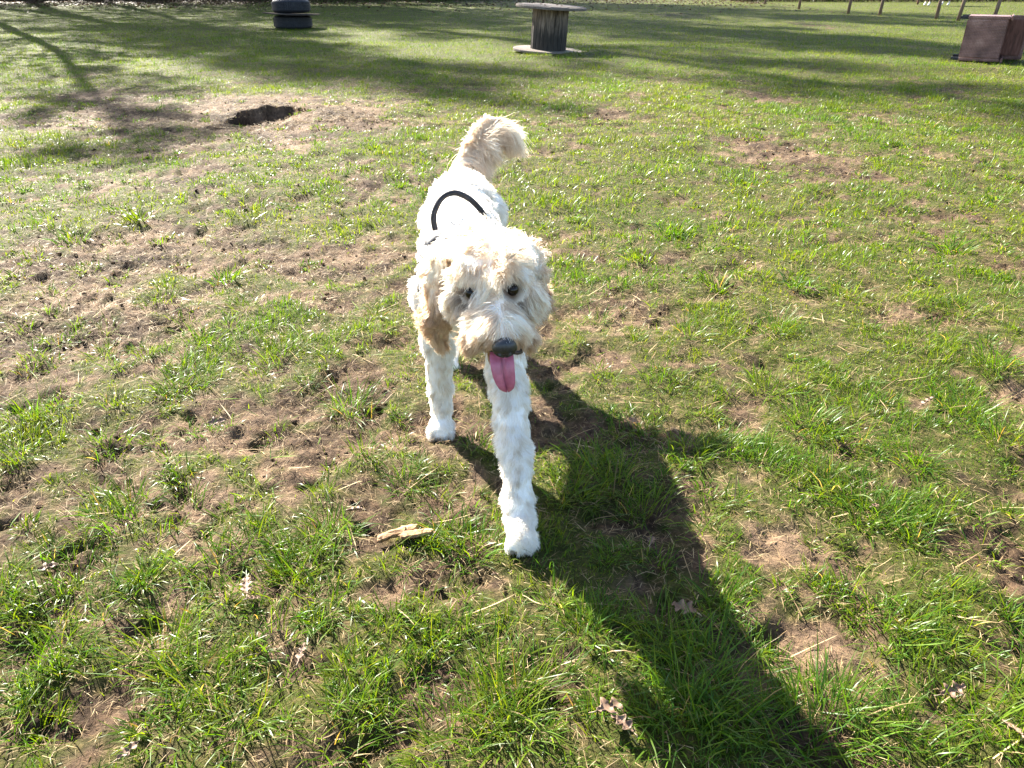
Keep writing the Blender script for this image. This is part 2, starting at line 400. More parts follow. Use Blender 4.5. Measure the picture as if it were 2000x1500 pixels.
turf_layer('near_grass', 360000, .62, 3.9, (.010, .039), (.0013, .0030), 3, .52, .95, 'short worn grass round the white dog', 'dead grass lying between the blades round the dog', fout=1.4)
turf_layer('field_grass', 480000, 2.5, 11.5, (.018, .054), (.0028, .0062), 2, .66, .60, 'patchy short grass of the field behind the dog', 'dead grass strewn over the worn field', fin=1.4, fout=4.5)
turf_layer('far_grass', 460000, 7.0, 47, (.024, .056), (.006, .012), 1, .66, .12, 'green grass of the far field round the cable drum', 'dead grass strewn over the far field', 2.2, fin=4.5, gmat=mat_fargrass)

def outer_grass():
    n = 110000; y = 1.0 + 30 * rng.random(n) ** 1.7; w = .62 * y + 1.0
    x = (w + (1.2 + .55 * y) * rng.random(n)) * np.where(rng.random(n) < .5, -1, 1)
    d = bareness(x, y); ok = rng.random(n) < sstep(.9, .35, d) * .95 + .04; x = x[ok]; y = y[ok]; n = len(x)
    blade_mesh('side_grass', np.stack([x, y, ground_z(x, y) - .002], 1), rng.random(n) * 6.283, np.abs(rng.normal(.4, .3, n)), np.zeros(n), (.02 + .035 * rng.random(n)) * (1 + .02 * y), .005 + .0006 * y + .006 * rng.random(n),
               green(n, .35), 1, mat_fargrass, 'grass of the field to either side of the view', 'grass')
outer_grass()

def tufts():
    T = [(1380, 1330, 11, 150), (1330, 1420, 10, 110), (990, 1390, 10.5, 140), (1060, 1330, 8, 80), (1620, 1400, 10, 130), (1560, 1440, 9, 90), (640, 1040, 8, 110), (600, 1090, 8, 70),
         (920, 1065, 8.5, 130), (870, 1030, 7, 60), (1170, 1235, 6, 80), (690, 790, 9, 110), (1580, 830, 10, 130), (1640, 860, 8, 90), (1490, 900, 8, 80), (1680, 1165, 7.5, 100),
         (1730, 1220, 8, 90), (1870, 610, 9, 100), (1520, 640, 9, 110), (1940, 710, 9, 100), (1420, 870, 8, 80), (550, 690, 9, 90), (390, 660, 8, 80), (340, 755, 8, 90), (240, 1000, 9, 110),
         (560, 1130, 8, 90), (640, 1180, 7, 60), (270, 430, 9, 70), (390, 740, 8, 80), (440, 540, 8, 70), (140, 465, 9, 70), (30, 880, 9, 100), (60, 810, 9, 90), (1860, 485, 10, 90), (1250, 500, 9, 80),
         (1310, 450, 9, 70), (1560, 560, 8, 70), (1650, 570, 8, 70), (310, 580, 8, 60), (470, 600, 8, 60), (1130, 960, 8, 110), (1200, 940, 8, 100), (1160, 900, 7, 70), (1260, 990, 7, 70), (1400, 1180, 7, 80),
         (1300, 1240, 8, 80), (1460, 1420, 9, 90), (380, 1330, 8, 90), (310, 1260, 8, 90), (660, 1430, 8, 90), (700, 1360, 7, 60), (1080, 1180, 6, 40), (1350, 890, 7, 70), (1240, 830, 7, 60), (1700, 1010, 8, 90), (1620, 960, 8, 80),
         (1790, 1230, 7, 60), (1880, 800, 9, 80), (1960, 860, 9, 80), (1780, 900, 8, 70), (420, 1100, 8, 80), (150, 1090, 7, 60), (100, 1190, 8, 80), (490, 1060, 7, 60), (540, 1240, 7, 60), (800, 930, 7, 70), (870, 1450, 8, 90),
         (1780, 1460, 8, 80), (1930, 1400, 8, 70), (330, 1440, 7, 60), (470, 1400, 7, 60), (210, 860, 8, 60), (110, 1270, 8, 70), (1500, 760, 8, 80), (1350, 650, 8, 60), (1290, 740, 7, 60), (1400, 560, 9, 70)]
    C = []
    for px, py, cm, k in T:
        x, y = gp(px, py); C.append((x, y, cm * .0118, int(k * 1.35), .03 + .0045 * cm))
    for _ in range(980):
        y = .9 + 8 * random.random() ** 1.5; x = (random.random() * 2 - 1) * (.62 * y + .8)
        s = random.uniform(.030, .070) * (1 + .04 * y)
        if y > 2.8: s *= .62
        C.append((x, y, s, int(random.uniform(25, 60)), s * (.6 if y < 2.8 else 1.3)))
    rows = []
    for x, y, ln, k, rad in C:
        rho = rad * np.sqrt(rng.random(k)); th = rng.random(k) * 6.283
        rx = x + rho * np.cos(th); ry = y + rho * np.sin(th) * 1.15
        pref = rng.random() * 6.283
        az = th + rng.normal(0, .6, k); az = np.where(rng.random(k) < .25, pref + rng.normal(0, .5, k), az)
        lean = .15 + .9 * rho / rad * rng.random(k) + np.abs(rng.normal(0, .15, k)); curve = np.abs(rng.normal(.9, .45, k))
        L = ln * (.45 + .65 * rng.random(k)); W = np.full(k, .0024 + .0011 * (y > 3) + .0004 * min(y, 9) * (y > 3)) * (.7 + .7 * rng.random(k))
        c = green(k, .16 if rng.random() < .5 else .38)
        dead = rng.random(k) < .03; c[dead] = straw(int(dead.sum()))
        rows.append((rx, ry, az, lean, curve, L, W, c))
    cat = [np.concatenate([r[i] for r in rows]) for i in range(8)]
    ok = ~in_dog_paw(cat[0], cat[1]) & (hole(cat[0], cat[1])[0] > -.05)
    cat = [c[ok] for c in cat]
    z = ground_z(cat[0], cat[1]) - .002
    blade_mesh('tussock_grass', np.stack([cat[0], cat[1], z], 1), cat[2], cat[3], cat[4], cat[5], cat[6], cat[7], 3, mat_grass, 'longer green tussocks of grass standing out of the worn turf', 'grass')
tufts()
# a few long dry and green stems flung about near the camera
k = 900
x, y = scatter(k * 2, .7, 3.0); x = x[:k]; y = y[:k]; k = len(x)
blade_mesh('long_straw', np.stack([x, y, ground_z(x, y) + .004], 1), rng.random(k) * 6.283, 1.1 + rng.random(k) * .45, rng.normal(0.1, .3, k), .05 + .08 * rng.random(k), .0016 + .0016 * rng.random(k),
           np.where((rng.random(k) < .5)[:, None], straw(k) * 1.25, green(k, .4)), 5, mat_straw, 'long dry stems lying loose in the near grass', 'straw')

# crumbs of earth on the bare places
def crumbs():
    ico = bmesh.new(); bmesh.ops.create_icosphere(ico, subdivisions=1, radius=1)
    v0 = np.array([v.co[:] for v in ico.verts]); ico.verts.index_update(); f0 = np.array([[v.index for v in f.verts] for f in ico.faces]); ico.free()
    x, y = scatter(60000, .7, 10); d = bareness(x, y); pit, _ = hole(x, y)
    ok = (rng.random(len(x)) < sstep(.62, 1.15, d) * sstep(11, 2, y)) & (pit > -.1) & ~in_dog_paw(x, y); x = x[ok][:4200]; y = y[ok][:4200]; n = len(x)
    s = (.0020 + .009 * rng.random(n) ** 5) * (1 + .03 * y)
    V = v0[None] * s[:, None, None] * (1 + rng.normal(0, .22, (n, len(v0), 1))); V[:, :, 2] *= .75
    V += np.stack([x, y, ground_z(x, y) + s * .25], 1)[:, None]
    F = (f0[None] + (np.arange(n) * len(v0))[:, None, None]).reshape(-1)
    me = np_mesh('soil_crumbs', V.reshape(-1, 3), F, np.arange(n * len(f0)) * 3)
    a = me.attributes.new('cover', 'FLOAT', 'POINT')
    tag(link('soil_crumbs', me, mat_ground), 'loose crumbs of dark earth on the bare patches', 'soil', kind='stuff')
crumbs()

# ------------------------------------------------------------------ the dog
GZ = lambda x, y: float(ground_z(np.array([x]), np.array([y]))[0])
zFR, zFL = GZ(-.20, 1.885), GZ(.02, 1.372)
zHR, zHL = GZ(-.21, 2.30), GZ(-.075, 2.45)
# chains of (x, y, z, radius): skin surface, fur comes on top
CH = {
 'torso': [(-.155, 2.40, .530, .086), (-.152, 2.30, .538, .098), (-.145, 2.12, .520, .100), (-.130, 1.94, .500, .112), (-.118, 1.80, .490, .116), (-.105, 1.70, .480, .098)],
 'neck': [(-.105, 1.74, .525, .092), (-.080, 1.62, .580, .078), (-.055, 1.52, .610, .070)],
 'skull': [(-.048, 1.485, .632, .070), (-.042, 1.44, .633, .072), (-.038, 1.405, .618, .062)],
 'muzzle': [(-.034, 1.375, .596, .046), (-.024, 1.325, .574, .039), (-.017, 1.288, .558, .031)],
 'jaw': [(-.040, 1.39, .555, .034), (-.032, 1.35, .532, .025), (-.027, 1.318, .515, .018)],
 'legFR': [(-.185, 1.79, .455, .066), (-.198, 1.88, .350, .046), (-.202, 1.905, .130 + zFR, .030), (-.202, 1.905, .060 + zFR, .029)],
 'pawFR': [(-.202, 1.895, .034 + zFR, .031), (-.202, 1.868, .026 + zFR, .030)],
 'legFL': [(-.040, 1.74, .455, .064), (-.018, 1.655, .360, .046), (.010, 1.475, .150 + zFL, .033), (.016, 1.425, .080 + zFL, .031)],
 'pawFL': [(.018, 1.40, .045 + zFL, .034), (.020, 1.365, .030 + zFL, .032)],
 'legHR': [(-.205, 2.36, .480, .082), (-.215, 2.25, .340, .056), (-.212, 2.37, .165, .031), (-.21, 2.345, .060 + zHR, .027)],
 'pawHR': [(-.21, 2.325, .032 + zHR, .030), (-.21, 2.295, .026 + zHR, .028)],
 'legHL': [(-.098, 2.40, .480, .080), (-.085, 2.36, .340, .054), (-.077, 2.52, .165, .031), (-.075, 2.495, .060 + zHL, .027)],
 'pawHL': [(-.075, 2.475, .032 + zHL, .030), (-.075, 2.445, .026 + zHL, .028)],
 'tail': [(-.160, 2.465, .585, .030), (-.150, 2.53, .645, .018), (-.118, 2.575, .700, .014), (-.078, 2.60, .735, .012), (-.045, 2.605, .735, .012), (-.025, 2.60, .715, .009)],
}
def make_body():
    bm = bmesh.new()
    cent = []
    def ball(p, r, sc=(1, 1, 1), lab=''):
        M = Matrix.Translation(p) @ Matrix.Diagonal((r * sc[0], r * sc[1], r * sc[2], 1))
        bmesh.ops.create_icosphere(bm, subdivisions=2, radius=1, matrix=M)
        cent.append((*p, r, lab))
    for lab, ch in CH.items():
        for (a, b_) in zip(ch[:-1], ch[1:]):
            pa, pb = Vector(a[:3]), Vector(b_[:3]); n = max(2, int((pb - pa).length / (min(a[3], b_[3]) * .28)) + 1)
            for i in range(n + 1):
                t = i / n; ball(pa.lerp(pb, t), a[3] + (b_[3] - a[3]) * t, lab=lab)
    # cheeks, brows, chest, ears, toes
    for s in (-1, 1):
        ball(Vector((-.036 + s * .048, 1.40, .600)), .036, lab='cheek')
        ball(Vector((-.028 + s * .022, 1.33, .560)), .030, lab='muzzle')
        ball(Vector((-.040 + s * .034, 1.385, .655)), .026, lab='brow')
        ex = -.045 + s * (.096 if s < 0 else .078); ey = 1.470 if s < 0 else 1.505; el = .165 if s < 0 else .115
        for i in range(9):
            t = i / 8
            ball(Vector((ex + s * (.012 * math.sin(t * 2.2) + .006 * t), ey + .004 * t, .655 - el * t)), .032 + .012 * math.sin(t * math.pi), (.46, 1.0, .8), 'ear')
    for paw, lx, ly, lz in (('pawFR', -.202, 1.868, zFR), ('pawFL', .020, 1.365, zFL), ('pawHR', -.21, 2.295, zHR), ('pawHL', -.075, 2.445, zHL)):
        for k in range(4):
            o = (k - 1.5) * .0155
            ball(Vector((lx + o, ly - .018 + abs(k - 1.5) * .005, lz + .019)), .0145, (.85, 1.25, 1.0), paw)
    me = bpy.data.meshes.new('dog'); bm.to_mesh(me); bm.free()
    o = bpy.data.objects.new('dog', me); COL.objects.link(o)
    m = o.modifiers.new('r', 'REMESH'); m.mode = 'VOXEL'; m.voxel_size = .0065
    m2 = o.modifiers.new('s', 'SMOOTH'); m2.iterations = 6; m2.factor = .5
    dg = bpy.context.evaluated_depsgraph_get()
    me2 = bpy.data.meshes.new_from_object(o.evaluated_get(dg))
    o.modifiers.clear(); o.data = me2; bpy.data.meshes.remove(me); me2.name = 'dog'
    me2.polygons.foreach_set('use_smooth', [True] * len(me2.polygons))
    return o, cent
dog, CENT = make_body()
tag(dog, 'shaggy white doodle dog walking towards the viewer with its tongue out', 'dog')
dog.data.materials.append(mat_skin)

LABS = sorted(set(c[4] for c in CENT))
kdC = KDTree(len(CENT))
for i, c in enumerate(CENT): kdC.insert(c[:3], i)
kdC.balance()
def region(p):
    best = None; bd = 9
    for co, i, d in kdC.find_n(p, 5):
        dd = d / CENT[i][3]
        if dd < bd: bd = dd; best = i
    return CENT[best][4]

EYES = [Vector((-.0770, 1.3600, .6235)), Vector((.0010, 1.3590, .6300))]
NOSE = Vector((-.0135, 1.262, .5520))
cream = np.array([.952, .862, .75]); white = np.array([.955, .93, .89]); tan = np.array([.62, .43, .27]); brown = np.array([.10, .047, .020]); pale_tan = np.array([.76, .62, .46])
def coat(lab, p, nrm, u):
    """coat colour for one place: p array(3)"""
    if lab in ('legFR', 'legFL', 'pawFR', 'pawFL', 'legHR', 'legHL', 'pawHR', 'pawHL', 'torso'): c = white
    elif lab == 'neck': c = white * .6 + cream * .4
    elif lab == 'ear':
        t = np.clip((.655 - p[2]) / .10, 0, 1); c = cream * (1 - t) + (tan * .42 + pale_tan * .58) * t
    elif lab == 'tail': c = pale_tan * .35 + cream * .65
    elif lab == 'jaw': c = tan
    elif lab == 'muzzle':
        t = np.clip((.597 - p[2]) / .05, 0, 1); c = cream * (1 - t) + (pale_tan * .45 + tan * .55) * t
    else: c = cream
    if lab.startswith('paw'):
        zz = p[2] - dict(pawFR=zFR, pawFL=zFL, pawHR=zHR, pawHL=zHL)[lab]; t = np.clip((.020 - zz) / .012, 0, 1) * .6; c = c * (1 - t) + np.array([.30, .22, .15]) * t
    de = min(np.linalg.norm(p - np.array(e)) for e in EYES)
    if lab in ('skull', 'muzzle', 'cheek', 'brow') and de < .040:
        k = np.clip(1 - (de - .017) / .020, 0, 1); k *= .92 if p[2] < .636 else .15
        c = c * (1 - k) + brown * k
    return c

me = dog.data
nvb = len(me.vertices)
VB = np.zeros(nvb * 3, np.float32); me.vertices.foreach_get('co', VB); VB = VB.reshape(-1, 3)
NB = np.zeros(nvb * 3, np.float32); me.vertices.foreach_get('normal', NB); NB = NB.reshape(-1, 3)
labv = [region(v) for v in VB]
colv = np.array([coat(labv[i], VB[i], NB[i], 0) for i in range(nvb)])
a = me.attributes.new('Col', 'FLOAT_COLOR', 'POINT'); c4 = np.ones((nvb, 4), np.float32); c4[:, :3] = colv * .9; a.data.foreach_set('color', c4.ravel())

# harness geometry decides where the coat is pressed flat
STRAP_Y = 1.845
def under_harness(p):
    top = (p[:, 2] > .565) & (np.abs(p[:, 1] - STRAP_Y) < .045) & (np.abs(p[:, 0] + .125) < .075)
    girth = (np.abs(p[:, 1] - (STRAP_Y - .03 + (.62 - p[:, 2]) * .10)) < .015) & (p[:, 2] > .36)
    return top, girth

def make_fur(n_total):
    me.calc_loop_triangles()
    nt_ = len(me.loop_triangles); tv = np.zeros(nt_ * 3, np.int32); me.loop_triangles.foreach_get('vertices', tv); tv = tv.reshape(-1, 3)
    A, B, C_ = VB[tv[:, 0]], VB[tv[:, 1]], VB[tv[:, 2]]
    area = np.linalg.norm(np.cross(B - A, C_ - A), axis=1) * .5
    lt = np.array([labv[i] for i in tv[:, 0]])
    dens = np.ones(nt_)
    for l, k in dict(skull=2.2, muzzle=3.0, cheek=2.6, brow=2.4, ear=2.4, jaw=2.2, tail=6.0, legFL=1.6, legFR=1.5, pawFL=2.2, pawFR=2.0, neck=1.2, legHR=.5, legHL=.5, pawHR=.5, pawHL=.5).items(): dens[lt == l] = k
    pr = area * dens; pr /= pr.sum()
    ti = rng.choice(nt_, n_total, p=pr)
    r1 = np.sqrt(rng.random(n_total)); r2 = rng.random(n_total)
    w = np.stack([1 - r1, r1 * (1 - r2), r1 * r2], 1)
    P = A[ti] * w[:, :1] + B[ti] * w[:, 1:2] + C_[ti] * w[:, 2:]
    nr = NB[tv[ti, 0]] * w[:, :1] + NB[tv[ti, 1]] * w[:, 1:2] + NB[tv[ti, 2]] * w[:, 2:]
    nr /= np.linalg.norm(nr, axis=1)[:, None] + 1e-9
    lab = lt[ti]
    colr = (colv[tv[ti, 0]] * w[:, :1] + colv[tv[ti, 1]] * w[:, 1:2] + colv[tv[ti, 2]] * w[:, 2:])
    n = n_total
    L = np.full(n, .02); lift = np.full(n, .55); flow = np.zeros((n, 3)); grav = np.full(n, .15); curl = np.full(n, .35); cfreq = np.full(n, 45.0)
    def S(l): return lab == l
    m = S('torso'); L[m] = .024; flow[m] = (0, .8, -.5); lift[m] = .75; curl[m] = .55
    m = S('neck'); L[m] = .034; flow[m] = (0, .3, -.9); lift[m] = .7; curl[m] = .6
    m = S('skull'); sx = np.sign(P[:, 0] + .042); L[m] = .047
    flow[m] = np.stack([sx * .75, np.where(P[:, 1] < 1.43, -.35, .3), np.full(n, -.45)], 1)[m]; lift[m] = .75; curl[m] = .75; grav[m] = .3
    m = S('brow'); L[m] = .034; flow[m] = np.stack([sx * .9, np.full(n, -.35), np.full(n, -.75)], 1)[m]; lift[m] = .55; curl[m] = .35; grav[m] = .3
    m = S('cheek'); L[m] = .046; flow[m] = np.stack([sx * .75, np.full(n, -.15), np.full(n, -.8)], 1)[m]; lift[m] = .55; curl[m] = .35; grav[m] = .35
    m = S('muzzle'); sx2 = np.tanh((P[:, 0] + .020) / .012); L[m] = .050
    flow[m] = np.stack([sx2 * 1.0, np.full(n, .10), np.full(n, -.55)], 1)[m]; lift[m] = .62; curl[m] = .22; grav[m] = .38
    bridge = m & (nr[:, 2] > .6) & (P[:, 1] > 1.31); L[bridge] = .030; lift[bridge] = .7
    m = S('jaw'); L[m] = .024; flow[m] = (0, .2, -1); lift[m] = .3; curl[m] = .3
    m = S('ear'); L[m] = .040; flow[m] = (0, 0, -1); lift[m] = .55; curl[m] = .8; grav[m] = .35; cfreq[m] = 55
    for l in ('legFR', 'legFL', 'legHR', 'legHL'):
        m = S(l); L[m] = .026; flow[m] = (0, .1, -1); lift[m] = .62; curl[m] = .38; grav[m] = .25
    for l in ('pawFR', 'pawFL', 'pawHR', 'pawHL'):
        m = S(l); L[m] = .019; flow[m] = (0, -.4, -.8); lift[m] = .75; curl[m] = .45
    m = S('tail'); L[m] = .112; flow[m] = (.88, -.05, -.60); lift[m] = .5; curl[m] = .42; grav[m] = .42; cfreq[m] = 26
    up = m & (nr[:, 2] > .3) & (nr[:, 0] < .3); L[up] = .028; lift[up] = .7; curl[up] = .6
    basem = m & (P[:, 2] < .63); L[basem] = .022
    # short round the eyes, none on the nose or under the harness
    for e in EYES:
        d = np.linalg.norm(P - np.array(e), axis=1); k = np.clip((d - .012) / .024, 0, 1); k = np.where(P[:, 2] > e.z + .009, np.maximum(k, .50), k); f = S('ear') | S('torso')
        L = np.where(f, L, L * (.10 + .90 * k)); lift = np.where(f, lift, lift * (.25 + .75 * k))
    dn = np.linalg.norm(P - np.array(NOSE), axis=1)
    L *= .22 + .78 * np.clip((dn - .022) / .03, 0, 1)
    L *= .7 + .5 * rng.random(n)
    keep = dn > .020
    t_, g_ = under_harness(P); L = np.where(g_, L * .6, L); keep &= ~((t_ & (rng.random(n) < .55)) | (g_ & (rng.random(n) < .7)))
    # tongue must hang free
    keep &= ~((np.abs(P[:, 0] + .016) < .026) & (P[:, 2] < .545) & (P[:, 1] < 1.34) & (lab != 'jaw'))
    sel = np.where(keep)[0]
    P, nr, lab, colr, L, lift, flow, grav, curl, cfreq = [q[sel] for q in (P, nr, lab, colr, L, lift, flow, grav, curl, cfreq)]
    n = len(P)
    flow = flow + rng.normal(0, .12, (n, 3))
    tang = flow - nr * np.sum(flow * nr, 1)[:, None]; tang /= np.linalg.norm(tang, axis=1)[:, None] + 1e-6
    K = 9
    Q = np.zeros((n, K, 3)); Q[:, 0] = P - nr * .003
    d = nr * lift[:, None] + tang * (1 - .5 * lift)[:, None] + rng.normal(0, .13, (n, 3)); d /= np.linalg.norm(d, axis=1)[:, None]
    ph = np.stack([np.sin(P @ np.array([61., 23., 47.])), np.sin(P @ np.array([-37., 71., 19.]) + 1), np.sin(P @ np.array([29., -41., 83.]) + 2)], 1)
    ph2 = np.stack([np.sin(P @ np.array([161., 83., 97.]) + 3), np.sin(P @ np.array([-97., 151., 69.]) + 4), np.sin(P @ np.array([89., -121., 143.]) + 5)], 1)
    for k in range(1, K):
        t = k / (K - 1)
        d = d + tang * .16 + np.array([0, 0, -1.0]) * (grav * .30)[:, None] + (ph * .26 + ph2 * .20) * curl[:, None] + rng.normal(0, .05, (n, 3))
        d /= np.linalg.norm(d, axis=1)[:, None]
        Q[:, k] = Q[:, k - 1] + d * (L / (K - 1))[:, None]
    # curls: a helix whose phase neighbours share
    s1 = np.cross(d, nr + 1e-3); s1 /= np.linalg.norm(s1, axis=1)[:, None] + 1e-6; s2 = np.cross(d, s1)
    p0 = ph[:, 0] * 3 + ph2[:, 1] * 2
    for k in range(1, K):
        t = k / (K - 1); an = p0 + t * L * cfreq * 4.0
        am = (.0042 * curl * np.minimum(1, L / .03) * t)[:, None]
        Q[:, k] += am * (np.cos(an)[:, None] * s1 + np.sin(an)[:, None] * s2)
    # locks: strands lean towards a guide strand
    ng = n // 26; gi = rng.choice(n, ng, replace=False)
    kd = KDTree(ng)
    for j, i in enumerate(gi): kd.insert(P[i], j)
    kd.balance()
    near = np.array([gi[kd.find(p)[1]] for p in P])
    same = (lab == lab[near]) & (np.linalg.norm(P - P[near], axis=1) < .02)
    amt = np.where(same, .72 * rng.random(n) ** .5, 0) * np.clip(L / .022, .4, 1.05)
    amt = np.where(np.isin(lab, ['muzzle', 'cheek', 'brow', 'tail']), amt * .78, amt)
    leg = np.char.startswith(lab, 'leg') | np.char.startswith(lab, 'paw'); amt = np.where(leg, amt * .45, amt)
    for k in range(1, K):
        t = (k / (K - 1)) ** 1.2
        Q[:, k] += (Q[near, k] - Q[:, k]) * (amt * t)[:, None]
    # keep strands out of the skin near the paws' soles
    hc = bpy.data.hair_curves.new('fur')
    hc.add_curves([K] * n)
    hc.attributes['position'].data.foreach_set('vector', Q.astype(np.float32).ravel())
    ra = hc.attributes.get('radius') or hc.attributes.new('radius', 'FLOAT', 'POINT')
    rad = np.repeat((np.where(L > .026, .00058, .00046))[:, None], K, 1) * (1 - .75 * (np.arange(K) / (K - 1)) ** 2)[None]
    ra.data.foreach_set('value', rad.astype(np.float32).ravel())
    ca = hc.attributes.new('fcol', 'FLOAT_COLOR', 'CURVE')
    cc = np.ones((n, 4), np.float32); cc[:, :3] = np.clip(colr * np.exp(rng.normal(0, .06, n) + .13 * rng.normal(0, 1, n)[near] * (L > .02))[:, None] ** np.array([.8, 1.0, 1.3]), 0, .96)
    ca.data.foreach_set('color', cc.ravel())
    o = link('fur', hc, mat_fur, dog); o['kind'] = 'stuff'
    return o
make_fur(260000)

# --- face
def lathe_ball(bm, c, r, sc=(1, 1, 1), rot=None, sub=3):
    M = Matrix.Translation(c) @ (rot.to_4x4() if rot else Matrix.Identity(4)) @ Matrix.Diagonal((r * sc[0], r * sc[1], r * sc[2], 1))
    bmesh.ops.create_icosphere(bm, subdivisions=sub, radius=1, matrix=M)

def make_nose():
    bm = bmesh.new()
    bmesh.ops.create_uvsphere(bm, u_segments=40, v_segments=28, radius=1)
    for v in bm.verts:
        x, y, z = v.co
        w = 1.0 - .20 * max(0, -z)                       # narrower below
        v.co.x = x * .0235 * w; v.co.y = y * .018; v.co.z = z * .0215
        # flat-ish front with two nostrils that curl to the sides
        if y < 0: v.co.y *= .85
        for s in (-1, 1):
            dx = (x - s * .42); dz = (z + .22)
            e = (dx / .26) ** 2 + (dz / .22) ** 2
            if y < 0: v.co.y += .0115 * math.exp(-e * 1.8)
            e2 = ((x - s * .80) / .22) ** 2 + ((z + .12) / .12) ** 2
            v.co.x -= s * .003 * math.exp(-e2 * 1.5)
        if y < .1: v.co.y += .0022 * math.exp(-(x / .07) ** 2) * (1 if z < .2 else .3)
        v.co.z += .0015 * (1 - x * x)
    M = Matrix.Translation(NOSE) @ Matrix.Rotation(R(8), 4, 'Z') @ Matrix.Rotation(R(24), 4, 'X')
    bm.transform(M)
    return bm_obj('nose', bm, mat_nose, dog, True)
nose = make_nose(); nose['label'] = 'black leathery dog nose'
for e in EYES:
    bm = bmesh.new(); lathe_ball(bm, e + Vector((0, -.0015, -.001)), .0120, sub=4)
    ob = bm_obj('eye', bm, mat_eye, dog, True); ob['label'] = 'dark brown dog eye'

def sweep(name, pts, prof, mat, parent, smooth=True):
    """pts: list of (centre, side vector, up vector, half width, half thickness); prof: list of (a, b) round the section"""
    bm = bmesh.new(); rows = []
    for c, sd, up, w, h in pts: rows.append([bm.verts.new(c + sd * (a * w) + up * (b_ * h)) for a, b_ in prof])
    k = len(prof)
    for r0, r1 in zip(rows[:-1], rows[1:]):
        for j in range(k): bm.faces.new((r0[j], r0[(j + 1) % k], r1[(j + 1) % k], r1[j]))
    bm.faces.new(rows[0][::-1]); bm.faces.new(rows[-1])
    bmesh.ops.recalc_face_normals(bm, faces=bm.faces[:])
    return bm_obj(name, bm, mat, parent, smooth)

# tongue: out over the lip and hanging, with a groove down its middle
path = [(-.028, 1.350, .545), (-.0235, 1.322, .543), (-.0205, 1.300, .536), (-.0195, 1.285, .522), (-.0175, 1.278, .504), (-.0150, 1.275, .488), (-.0125, 1.2745, .475), (-.0105, 1.275, .465), (-.0092, 1.2765, .4585), (-.0085, 1.278, .4555)]
wid = [.015, .019, .0212, .0225, .0222, .0210, .0182, .0140, .0086, .003]
prof = []
for i in range(40):
    an = 2 * math.pi * i / 40; a_, b_ = math.cos(an), math.sin(an)
    if b_ > 0: b_ -= 1.7 * math.exp(-(a_ / .11) ** 2)
    prof.append((a_, b_ + .75 * a_ * a_))
pts = []
for i, p in enumerate(path):
    p = Vector(p); q0 = Vector(path[max(0, i - 1)]); q1 = Vector(path[min(len(path) - 1, i + 1)]); tg = (q1 - q0).normalized()
    sd = Vector((1, .08, .02 + .05 * math.sin(i))).normalized(); up = sd.cross(tg).normalized()
    if i < 2: up = Vector((0, 0, 1))
    if up.y > 0 and i > 2: up = -up
    pts.append((p, sd, up, wid[i], (.0055 if i < 8 else .003)))
sweep('tongue', pts, prof, mat_tongue, dog)['label'] = 'pink tongue hanging out of the mouth'
def tube(name, pts, rad, mat, parent, seg=8, closed=False):
    """round tube through points; rad a number or list"""
    pts = [Vector(p) for p in pts]; n = len(pts); bm = bmesh.new(); rows = []
    ref = Vector((.31, .2, .93)).normalized()
    for i, p in enumerate(pts):
        t = (pts[(i + 1) % n if closed else min(n - 1, i + 1)] - pts[(i - 1) % n if closed else max(0, i - 1)]).normalized()
        s = t.cross(ref)
        if s.length < .05: s = t.cross(Vector((1, 0, 0)))
        s.normalize(); u = s.cross(t); r = rad[i] if isinstance(rad, (list, tuple)) else rad
        rows.append([bm.verts.new(p + (s * math.cos(2 * math.pi * j / seg) + u * math.sin(2 * math.pi * j / seg)) * r) for j in range(seg)])
    m = n if closed else n - 1
    for i in range(m):
        a_, b_ = rows[i], rows[(i + 1) % n]
        for j in range(seg): bm.faces.new((a_[j], a_[(j + 1) % seg], b_[(j + 1) % seg], b_[j]))
    if not closed: bm.faces.new(rows[0][::-1]); bm.faces.new(rows[-1])
    bmesh.ops.recalc_face_normals(bm, faces=bm.faces[:])
    return bm_obj(name, bm, mat, parent, True)
tube('lip', [(-.066, 1.34, .540), (-.055, 1.315, .532), (-.040, 1.297, .532), (-.026, 1.287, .537), (-.014, 1.281, .539), (-.002, 1.281, .537), (.010, 1.287, .531), (.016, 1.298, .528), (.014, 1.315, .533)], [.003, .0035, .004, .004, .004, .004, .004, .0045, .003], mat_lip, dog)
for (cx, cy, cz) in ((-.202, 1.868, zFR), (.020, 1.365, zFL)):
    for k in range(4):
        o_ = (k - 1.5) * .0155; yy = cy - .030 + abs(k - 1.5) * .005
        tube('claw', [(cx + o_, yy + .010, cz + .018), (cx + o_, yy, cz + .015), (cx + o_, yy - .006, cz + .008), (cx + o_, yy - .007, cz + .003)], [.0028, .0024, .0016, .0006], mat_twig, dog, 6)

